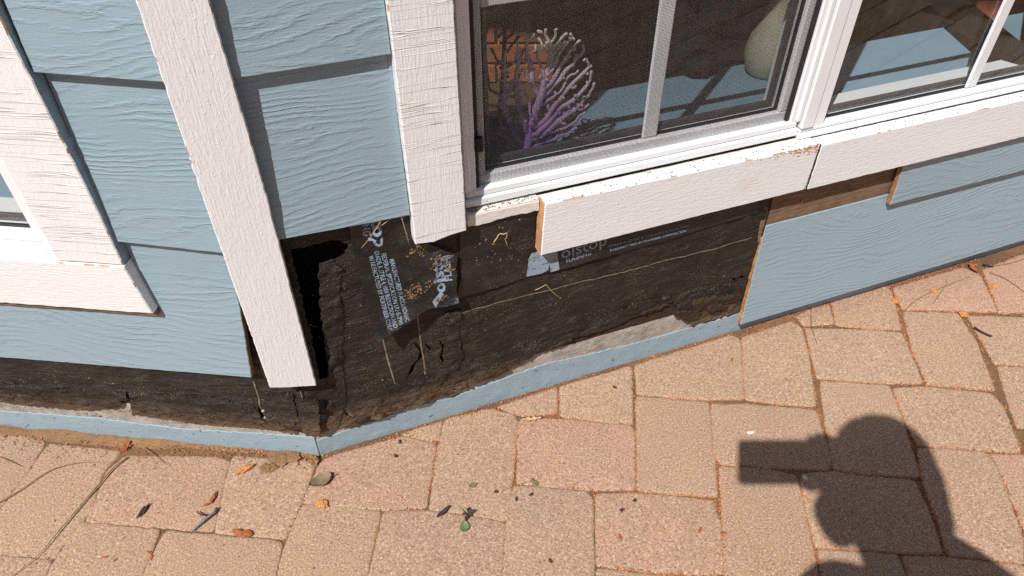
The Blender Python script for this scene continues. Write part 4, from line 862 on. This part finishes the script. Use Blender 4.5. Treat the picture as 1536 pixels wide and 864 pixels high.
def leaf(name, a, b, width, mat, label, cat, curl=.004, pts=None, stem=True, lobes=0, lift=.001, teeth=0):
    A = Vector((a[0] * .001, a[1] * .001, 0)); B = Vector((b[0] * .001, b[1] * .001, 0)); d = B - A; L = d.length; d.normalize(); s = Vector((-d.y, d.x, 0))
    mb = MB(); n = 14; top = []; 
    for i in range(n + 1):
        t = i / n; wd = width * .5 * math.sin(math.pi * min(1, max(0.02, t)) ** .85) ** .7
        if lobes: wd *= .62 + .38 * math.cos(t * lobes * 6.283)
        if teeth: wd *= 1 - .18 * (i % 2)
        for k in (-1, -.5, 0, .5, 1):
            z = lift + curl * (abs(k) ** 1.5) + curl * .9 * (2 * t - 1) ** 2 + .0006 * n2(t * 6, k * 3, width * 99)
            top.append(d * (t * L) + s * wd * k + Vector((0, 0, z + .0014)))
    fs = [(i * 5 + k, (i + 1) * 5 + k, (i + 1) * 5 + k + 1, i * 5 + k + 1) for i in range(n) for k in range(4)]
    mb.add(top, fs, 0, True); mb.add([p - Vector((0, 0, .0004)) for p in top], [f[::-1] for f in fs], 0, True)
    if not stem:
        o = mb.build(name, M[mat], None, Matrix.Translation(A)); return tag(o, label, cat)
    t_ = thing(name, label, cat, A)
    mb.build('blade', M[mat], t_, Matrix.Translation(A))
    mb = MB(); mb.tube([d * -.012 + Vector((0, 0, .004)) + s * .002, d * .0 + Vector((0, 0, .0035)), d * L * .5 + Vector((0, 0, .0035)), d * L * .95 + Vector((0, 0, .0035))], [.0009, .0008, .0006, .0003], 5); mb.build('midrib', M[mat], t_, Matrix.Translation(A))
    return t_
leaf('dry_leaf', G['brown_leaf'][1], G['brown_leaf'][0], .028, 'leaf_b', 'curled olive brown oval leaf on the paver below the wall corner', 'leaf', .0045, lift=.003)
leaf('green_leaf', G['round_leaf'][0], G['round_leaf'][1], .018, 'leaf_g', 'small round green leaf on the lower middle paver', 'leaf', .002, stem=False)
leaf('dark_pod', G['dark_pod'][0], G['dark_pod'][1], .0085, 'leaf_d', 'narrow dark brown pod left of the small green leaf', 'pod', .003, stem=False)
leaf('oak_leaf', G['oak'][0], G['oak'][1], .014, 'leaf_p', 'pale lobed dry leaf lying on a middle paver', 'leaf', .0025, lobes=3.2, stem=False)
leaf('bark_scrap', G['bark'][0], G['bark'][1], .011, 'leaf_b', 'dull brown bark scrap above the dark pod', 'bark', .001, stem=False, teeth=1)
leaf('curled_leaf', G['curl'][0], G['curl'][2], .005, 'leaf_d', 'thin dark curled leaf near the right edge pavers', 'leaf', .004, stem=False)
leaf('dark_scrap', G['dark2'][0], G['dark2'][1], .012, 'leaf_d', 'small dark scrap near the right end of the wall foot', 'leaf', .002, stem=False, teeth=1)
leaf('rust_cluster', G['cluster'][0], G['cluster'][1], .014, 'cone', 'rust red leaf cluster against the wall foot at right', 'leaf', .004, stem=False, teeth=1)
fx = G['flower'][0]; fw = thing('dry_flower', 'dark withered flower head beside the small green leaf', 'flower', (fx[0] * .001, fx[1] * .001, 0))
for k in range(6):
    a = k * 1.05 + .3; L_ = (.018, .013, .016, .012, .019, .011)[k]
    c = Vector((fx[0] * .001, fx[1] * .001, .002)); d = Vector((math.cos(a), math.sin(a), 0)); s = Vector((-d.y, d.x, 0))
    mb = MB(); mb.add([c, c + d * L_ * .5 + s * .004 + Vector((0, 0, .004)), c + d * L_ + Vector((0, 0, .002)), c + d * L_ * .5 - s * .004 + Vector((0, 0, .003))], [(0, 1, 2), (0, 2, 3)]); mb.build('petal', M['leaf_g' if k == 2 else 'leaf_d'], fw)
tg = G['twig']; A, B = [Vector((p[0] * .001, p[1] * .001, .0035)) for p in tg]
tw = thing('twig', 'short grey twig with a side spur on the left pavers', 'twig', (A.x, A.y, 0))
mb = MB(); mb.tube([A, A.lerp(B, .4) + Vector((.002, 0, .002)), A.lerp(B, .75) + Vector((.003, -.002, .003)), B], [.0022, .0026, .0021, .003], 8); mb.build('stem', M['twig'], tw)
mb = MB(); c = A.lerp(B, .65); mb.tube([c, c + Vector((-.014, .001, .002)), c + Vector((-.024, .008, .001))], [.0018, .0016, .001], 6); mb.build('spur', M['leaf_d'], tw)
def chunk(name, p, size, mat, label, cat, seed, flat=.45, group=None):
    bm = bmesh.new(); bmesh.ops.create_icosphere(bm, subdivisions=3, radius=1.0)
    for v in bm.verts:
        c_ = v.co.copy(); k = 1 + .55 * noise.noise(c_ * 1.5 + Vector((seed * 7, 0, 0))) + .30 * noise.noise(c_ * 4.0 + Vector((0, seed * 7, 0)))
        v.co = Vector((v.co.x * size[0] * k, v.co.y * size[1] * k, max(v.co.z, -.6) * size[2] * (k + .35 * noise.noise(c_ * 3.0)) + (.35 * size[2] * c_.x ** 2)))
    me = bpy.data.meshes.new(name); bm.to_mesh(me); bm.free()
    o = link(name, me, M[mat], None, Matrix.Translation((p[0] * .001, p[1] * .001, size[2] * .55)) @ Matrix.Rotation(seed, 4, 'Z')); tag(o, label, cat, group); return o
chunk('wood_chip', [(G['wood_chip'][0][i] + G['wood_chip'][1][i]) / 2 for i in (0, 1)], (.016, .006, .005), 'chip_o', 'tan wedge of wood on the paver left of the corner', 'wood chip', .55)
chunk('cone_scale', [(G['cone'][0][i] + G['cone'][1][i]) / 2 for i in (0, 1)], (.018, .007, .004), 'cone', 'ridged red-brown cone scale by the lower left joint', 'cone scale', -.2)
chunk('bud', [(G['bud'][0][i] + G['bud'][1][i]) / 2 for i in (0, 1)], (.013, .004, .004), 'leaf_d', 'dark slim bud in the middle of a left paver', 'bud', 1.2)
chunk('cone_bit', [(G['seed'][0][i] + G['seed'][1][i]) / 2 for i in (0, 1)], (.011, .004, .003), 'cone', 'red-brown sliver above the grey twig', 'wood chip', 1.4)
chunk('brown_chip', [(G['chip'][0][i] + G['chip'][1][i]) / 2 for i in (0, 1)], (.009, .0045, .0035), 'leaf_b', 'brown chip on the joint right of the green leaf', 'wood chip', -.8)
chunk('white_fleck', [(G['white'][0][i] + G['white'][1][i]) / 2 for i in (0, 1)], (.007, .003, .002), 'white', 'white paint fleck above the phone shadow', 'paint fleck', .1)
chunk('white_fleck', G['shadow_chip'][0], (.005, .005, .003), 'white', 'pale fleck lying inside the phone shadow', 'paint fleck', .9)
for k, (n_, l_) in enumerate([('orange1', 'orange leaf bit at the joint below the sawn board'), ('orange2', 'orange leaf bit beside the long olive needle'), ('orange3', 'crumpled orange leaf where two right joints meet'), ('orange4', 'small orange leaf near the right edge'), ('red1', 'red leaf tuft under the left foundation strip'), ('flake', 'orange flake below the curled brown leaf')]):
    chunk('leaf_bit', G[n_][0], (.011, .008, .004), 'cone' if k in (4,) else 'chip_o', l_, 'leaf', k * 1.1 + .2)
chunk('soil_lump', G['orangebrick'][0], (.030, .015, .005), 'soil', 'largest orange soil lump at the foot of the corner', 'soil lump', .15)
chunk('soil_lump', G['orangebrick2'][0], (.017, .010, .004), 'soil', 'middle orange soil lump just left of the largest one', 'soil lump', .4)
chunk('soil_lump', G['orangebrick3'][0], (.010, .012, .006), 'soil', 'small orange soil lump tucked right under the corner point', 'soil lump', .9)
# orange soil banked against the left foundation
mb = MB(); vs = []; nx = 420
for i in range(nx + 1):
    u = -2.0 + 2.0 * i / nx; fu = min(1, max(0, (-u - .22) / .2)); wd = .012 + .010 * n2(u * 9, 0, 3) + .012 * fu; hh = (.002 + .005 * fu) * (1 + n2(u * 14, 2, 8))
    for j in range(6):
        t = j / 5; p = FR['L'] @ Vector((u, 0, .001 + wd * t * 1.25)); vs.append((p.x, p.y, max(-.009, hh * (1 - t * t) + .003 * n2(u * 60, t * 4, 5) - .010 * t * t)))
mb.add(vs, [(i * 6 + j, i * 6 + j + 1, i * 6 + j + 7, i * 6 + j + 6) for i in range(nx) for j in range(5)], 0, True)
so = mb.build('soil', M['soil']); so['kind'] = 'stuff'; so['label'] = 'orange soil banked along the left foundation'
mb = MB(); vs = []
for i in range(nx + 1):
    u = .005 + 2.4 * i / nx; wd = .005 + .004 * n2(u * 9, 0, 3)
    for j in range(6):
        t = j / 5; p = FR['R'] @ Vector((u, 0, .001 + wd * t)); vs.append((p.x, p.y, .001 * (1 - t * t) + .002 * n2(u * 60, t * 4, 5) - .006 * t * t))
mb.add(vs, [(i * 6 + j, i * 6 + j + 1, i * 6 + j + 7, i * 6 + j + 6) for i in range(nx) for j in range(5)], 0, True)
so = mb.build('sand_bank', M['sand']); so['kind'] = 'stuff'; so['label'] = 'sand gathered along the right foundation'
# crumbs and bits in the joints: too many to count
def bits(name, mat, label, n, pick, size):
    mb = MB()
    for _ in range(n):
        x, y, z = pick(); L_ = rnd.uniform(*size); wd = L_ * rnd.uniform(.18, .6); a = rnd.uniform(0, 6.28)
        d = Vector((math.cos(a), math.sin(a), rnd.uniform(-.25, .4))); s = Vector((-d.y, d.x, rnd.uniform(-.4, .4))); c = Vector((x, y, z + .0008))
        mb.add([c - d * L_ * .5, c + s * wd * .5 + Vector((0, 0, wd * .5)), c + d * L_ * .5, c - s * wd * .5], [(0, 1, 2), (0, 2, 3), (0, 3, 1), (1, 3, 2)])
    o = mb.build(name, M[mat]); o['kind'] = 'stuff'; o['label'] = label; return o
edges_ = [(p[i], p[(i + 1) % len(p)], (sum(q[0] for q in p) / len(p), sum(q[1] for q in p) / len(p))) for p in traced for i in range(len(p))]
lens = [math.dist(a, b) for a, b, _ in edges_]
def pick_joint(bias):
    while True:
        (a, b, c_), = rnd.choices(edges_, lens); t = rnd.random(); x = a[0] + (b[0] - a[0]) * t; y = a[1] + (b[1] - a[1]) * t
        nx_, ny_ = b[1] - a[1], a[0] - b[0]; l_ = math.hypot(nx_, ny_) or 1
        if nx_ * (x - c_[0]) + ny_ * (y - c_[1]) < 0: nx_, ny_ = -nx_, -ny_
        o_ = rnd.gauss(.0042, .0016); x += nx_ / l_ * o_; y += ny_ / l_ * o_
        if behind_walls(x, y, .004): continue
        dn = n2(x * 9, y * 9, bias * 5) * 1.1 + .45 + (bias * (x * .9 - .05) if bias else 0)
        if rnd.random() < dn: return x, y, rnd.uniform(-.002, .0009)
def pick_any():
    while True:
        x, y = rnd.uniform(-.9, 1.6), rnd.uniform(.3, 1.6)
        if not behind_walls(x, y, .01) and rnd.random() < .45 + .6 * n2(x * 5, y * 5, 2): return x, y, .0006
def pick_foot():
    while True:
        fr = rnd.choice('RRL'); u = rnd.uniform(0, 1.7) if fr == 'R' else rnd.uniform(-.9, 0)
        if rnd.random() > .4 + n2(u * 8, 0, 7): continue
        p = FR[fr] @ Vector((u, 0, abs(rnd.gauss(0, .012)) + .003)); return p.x, p.y, .001
bits('plant_litter', 'litter', 'orange plant crumbs lying in the paver joints', 6500, lambda: pick_joint(1), (.0015, .0065))
bits('dark_litter', 'litter_d', 'dark crumbs lying in the paver joints', 1500, lambda: pick_joint(0), (.001, .004))
bits('scattered_litter', 'litter_d', 'fine dark specks strewn over the pavers', 420, pick_any, (.001, .005))
bits('scattered_litter', 'litter', 'fine orange specks strewn over the pavers', 330, pick_any, (.0015, .007))
bits('wall_foot_litter', 'litter', 'orange crumbs gathered along the foot of the walls', 900, pick_foot, (.0015, .007))
def pick_soil():
    u = rnd.uniform(-.9, -.01); p = FR['L'] @ Vector((u, 0, abs(rnd.gauss(0, .018 + .012 * (u < -.3))) + .002)); return p.x, p.y, .0005
bits('soil_crumbs', 'soil', 'orange soil crumbs spilled along the left foundation', 1500, pick_soil, (.001, .0055))
for k, p in enumerate(G['specks']):
    chunk('dark_seed', p, (.0045, .003, .002), 'leaf_d', 'tiny dark seed on the pavers', 'seed', k * .7, group='tiny dark seeds on the pavers')
for k, p in enumerate(G['leafbits']):
    chunk('rust_flake', p, (.0055, .0025, .0014), 'cone', 'tiny rust red flake on the pavers', 'leaf', k * .9, group='tiny rust flakes on the pavers')
# dry grass and a bent root caught in the opening
sl = ['longest straw hanging in front of the black flap', 'straw crossing the longest one under the siding', 'straw hanging beside the foot of the scored window board', 'short straw below the scored window board']
for p, l in zip(D['straw'], sl):
    P = [Vector((x, y, 27 - 3 * i)) for i, (x, y) in enumerate(p)]
    if len(P) == 3: P = [P[0] * (1 - t) ** 2 + P[1] * 2 * t * (1 - t) + P[2] * t * t for t in [k / 8 for k in range(9)]]
    mb = MB(); mb.tube(P, [.75 - .04 * k for k in range(len(P))], 6); o = mb.build('straw', M['straw'], None, 'R', .001); tag(o, l, 'straw', 'straws caught in the opening')
rl = ['bent dry root hooked on the black flashing', 'tiny forked root stuck to the tar paper']
for k, (p, l) in enumerate(zip(D['root'], rl)):
    zf = flash_z if k == 0 else feltR_z
    p = [(p[i][0] * (1 - t) + p[i + 1][0] * t + 3 * n2(i + t, 4.0), p[i][1] * (1 - t) + p[i + 1][1] * t + 3 * n2(i + t, 9.0)) for i in range(len(p) - 1) for t in (0, .33, .66)]
    mb = MB(); mb.tube([(x, y, zf(x, y) + 1.2 + (6 if (k == 0 and 5 <= i <= 8) else 0)) for i, (x, y) in enumerate(p)], [(1.3 if k == 0 else .9) * (1 - .045 * i) for i in range(len(p))], 6); o = mb.build('dry_root', M['straw'], None, 'R', .001); tag(o, l, 'root')

# ------------------------------------------------------------------ the photographer, whose shadow falls on the pavers
per = thing('person', 'person in dark clothes with shoulder-length hair, crouching and raising a phone', 'person', (.30, -.42, 0))
M['cloth'] = m_plain('dark_jacket', (.05, .055, .07), .85, .25, 60, .001, .2); M['pants'] = m_plain('dark_trousers', (.03, .032, .04), .85, .25, 60, .001, .2)
M['skin'] = m_plain('skin', (.52, .33, .24), .55, .06, 40, .0003, .35); M['hair'] = m_plain('brown_hair', (.06, .035, .02), .6, .4, 90, .002, .3); M['shoe'] = m_plain('shoe', (.08, .07, .065), .7, .2, 50, 0)
J = {}
def jn(n, x, y, z, r): J[n] = (len(J), (x, y, z), r)
jn('pelvis', .30, -.42, .60, .135); jn('waist', .295, -.37, .76, .125); jn('chest', .28, -.28, .96, .135); jn('neckb', .235, -.205, 1.12, .085); jn('neck', .205, -.175, 1.20, .058)
jn('skull0', .165, -.150, 1.285, .074); jn('skull1', .180, -.120, 1.36, .088); jn('skull2', .188, -.088, 1.42, .060); jn('chin', .062, -.160, 1.222, .046)
jn('shR', .415, -.20, 1.06, .068); jn('elR', .335, .015, .945, .042); jn('wrR', .158, -.010, 1.145, .027); jn('paR', .140, -.018, 1.172, .028)
jn('shL', .085, -.165, 1.085, .062); jn('elL', .075, -.25, .81, .042); jn('wrL', .20, -.10, .66, .028); jn('paL', .235, -.05, .645, .024)
for s, x in (('R', .41), ('L', .19)):
    jn('hip' + s, x, -.42, .56, .095); jn('kn' + s, x + (.06 if s == 'R' else -.06), -.06, .50, .066); jn('an' + s, x + (.05 if s == 'R' else -.05), -.30, .10, .045); jn('he' + s, x + (.05 if s == 'R' else -.05), -.32, .045, .044); jn('to' + s, x + (.07 if s == 'R' else -.07), -.13, .036, .034)
E_ = [('pelvis', 'waist'), ('waist', 'chest'), ('chest', 'neckb'), ('neckb', 'neck'), ('neck', 'skull0'), ('skull0', 'skull1'), ('skull1', 'skull2'), ('skull0', 'chin'), ('chest', 'shR'), ('shR', 'elR'), ('elR', 'wrR'), ('wrR', 'paR'), ('chest', 'shL'), ('shL', 'elL'), ('elL', 'wrL'), ('wrL', 'paL')]
for s in 'RL': E_ += [('pelvis', 'hip' + s), ('hip' + s, 'kn' + s), ('kn' + s, 'an' + s), ('an' + s, 'he' + s), ('he' + s, 'to' + s)]
def finger(n, root, pts, r):
    prev = root
    for i, p in enumerate(pts): jn(n + str(i), *p, r * (1 - .1 * i)); E_.append((prev, n + str(i))); prev = n + str(i)
# the phone lies across the view: x right, U up in the picture, F towards the wall
U = Vector((0, math.sin(PITCH), math.cos(PITCH))); F = Vector((0, math.cos(PITCH), -math.sin(PITCH)))
PC = Vector((.044, 0, CAM_H)) - F * .012
def ph(x, u, f): v = PC + Vector((x, 0, 0)) + U * u + F * f; return (v.x, v.y, v.z)
for i, (x, ln) in enumerate(((.070, .95), (.086, 1.05), (.102, 1.05), (.117, .9))):
    finger('fR%d_' % i, 'paR', [ph(x, -.034, .026), ph(x - .002, .006, .022), ph(x - .006, .054 * ln, .012)], .0105)
finger('tR_', 'paR', [ph(.066, -.044, -.012), ph(.050, -.046, -.020), ph(.030, -.040, -.016)], .0095)
for i in range(4): finger('fL%d_' % i, 'paL', [(.215 + .018 * i, -.012, .636), (.215 + .018 * i, .018, .615), (.216 + .018 * i, .03, .585)], .0085)
finger('tL_', 'paL', [(.205, -.045, .63), (.192, -.02, .62)], .0095)
me = bpy.data.meshes.new('body'); me.from_pydata([J[n][1] for n in J], [(J[a][0], J[b][0]) for a, b in E_], [])
bo = bpy.data.objects.new('body', me); col.objects.link(bo)
sk = bo.modifiers.new('skin', 'SKIN'); sk.use_smooth_shade = True
for n in J: v = me.skin_vertices[0].data[J[n][0]]; v.radius = (J[n][2], J[n][2] * (1.0 if not n.startswith('chest') else .8)); v.use_root = (n == 'pelvis')
ss = bo.modifiers.new('sub', 'SUBSURF'); ss.levels = 2; ss.render_levels = 2
dg = bpy.context.evaluated_depsgraph_get(); me2 = bpy.data.meshes.new_from_object(bo.evaluated_get(dg)); bpy.data.objects.remove(bo)
me2.name = 'body'
body = link('body', me2, [M['skin'], M['cloth'], M['pants'], M['shoe']], per)
nb = Vector((.235, -.205, 1.12))
for p in me2.polygons:
    c = p.center; mi = 1
    if c.z < .075: mi = 3
    elif c.z < .66 and not (c.z > .57 and c.y > -.14 and c.x < .31 and c.z > .59 - .3 * 0): mi = 2
    if c.z > 1.155 and (c - Vector((.415, -.225, 1.085))).length > .1: mi = 0
    if (c - Vector((.140, -.012, 1.18))).length < .075: mi = 0
    if (c - Vector((.235, -.03, .63))).length < .075: mi = 0
    p.material_index = mi; p.use_smooth = True
# face: eyes, nose, mouth, ears
fd = Vector((-.62, .62, -.48)).normalized(); hc = Vector((.172, -.135, 1.325)); rt = fd.cross(Vector((0, 0, 1))).normalized(); upv = rt.cross(fd)
def ball(name, c, r, mat, sc=(1, 1, 1)):
    bm = bmesh.new(); bmesh.ops.create_uvsphere(bm, u_segments=14, v_segments=10, radius=r)
    for v in bm.verts: v.co = Vector((v.co.x * sc[0], v.co.y * sc[1], v.co.z * sc[2]))
    me = bpy.data.meshes.new(name); bm.to_mesh(me); bm.free()
    for p in me.polygons: p.use_smooth = True
    mm = Matrix((( rt.x, fd.x, upv.x, c.x), (rt.y, fd.y, upv.y, c.y), (rt.z, fd.z, upv.z, c.z), (0, 0, 0, 1)))
    return link(name, me, mat, per, mm)
for s in (-1, 1):
    ball('eye', hc + fd * .082 + rt * .031 * s + upv * .006, .011, M['white']); ball('ear', hc + rt * .082 * s - fd * .01, .026, M['skin'], (.35, .7, 1.1))
ball('nose', hc + fd * .094 - upv * .018, .016, M['skin'], (.8, 1.1, 1.4)); ball('mouth', hc + fd * .080 - upv * .052, .02, M['cone'], (1.2, .4, .35))
bm = bmesh.new(); bmesh.ops.create_icosphere(bm, subdivisions=4, radius=1.0)
hv = []
for v in bm.verts:
    c = v.co.normalized(); k = 1 + .05 * noise.noise(c * 4)
    v.co = Vector((c.x * .098 * k, c.y * .098 * k, c.z * .098 * k - (.10 * max(0, -c.z) if c.y < .3 else 0)))
hr = bpy.data.meshes.new('hair'); 
dele = [v for v in bm.verts if v.co.y > .045 and v.co.z < .055]; bmesh.ops.delete(bm, geom=dele, context='VERTS')
bmesh.ops.solidify(bm, geom=bm.faces[:], thickness=.012)
bm.to_mesh(hr); bm.free()
for p in hr.polygons: p.use_smooth = True
hcen = Vector((.183, -.118, 1.362)); mm = Matrix(((rt.x, fd.x, upv.x, hcen.x), (rt.y, fd.y, upv.y, hcen.y), (rt.z, fd.z, upv.z, hcen.z), (0, 0, 0, 1)))
link('hair', hr, M['hair'], per, mm)
mb = MB(); mb.tube([(.222, -.105, 1.37), (.245, -.11, 1.29), (.27, -.125, 1.20), (.285, -.14, 1.11)], [.05, .055, .058, .04], 12); mb.build('hair_lock', M['hair'], per)
# the phone in the raised hand, its lens at the camera's own place
pho = thing('phone', 'slim black phone held level in the raised right hand', 'phone', PC)
pm = Matrix(((1, U.x, -F.x, PC.x), (0, U.y, -F.y, PC.y), (0, U.z, -F.z, PC.z), (0, 0, 0, 1)))
M['phone'] = m_plain('phone_black', (.015, .015, .017), .3, .1, 30, 0, .5)
def rrect(w, h, r, n=6): return [(sx * (w - r) + r * math.cos(a0 + k * math.pi / 2 / n), sy * (h - r) + r * math.sin(a0 + k * math.pi / 2 / n)) for sx, sy, a0 in ((1, 1, 0), (-1, 1, math.pi / 2), (-1, -1, math.pi), (1, -1, 3 * math.pi / 2)) for k in range(n + 1)]
o_ = rrect(.086, .0435, .010); n_ = len(o_)
mb = MB(); mb.add([(x, y, -.004) for x, y in o_] + [(x, y, .004) for x, y in o_], [tuple(range(n_))[::-1], tuple(range(n_, 2 * n_))] + [(i, (i + 1) % n_, (i + 1) % n_ + n_, i + n_) for i in range(n_)]); mb.build('shell', M['phone'], pho, pm)
o2 = rrect(.007, .034, .006); mb = MB(); mb.add([(x - .050, y, -.0062) for x, y in o2] + [(x - .050, y, -.004) for x, y in o2], [tuple(range(n_))[::-1]] + [(i, (i + 1) % n_, (i + 1) % n_ + n_, i + n_) for i in range(n_)]); mb.build('camera_bar', M['gasket'], pho, pm)
mb = MB(); s2 = rrect(.083, .040, .008); mb.add([(x, y, .0043) for x, y in s2], [tuple(range(n_))]); mb.build('screen', M['latch'], pho, pm)
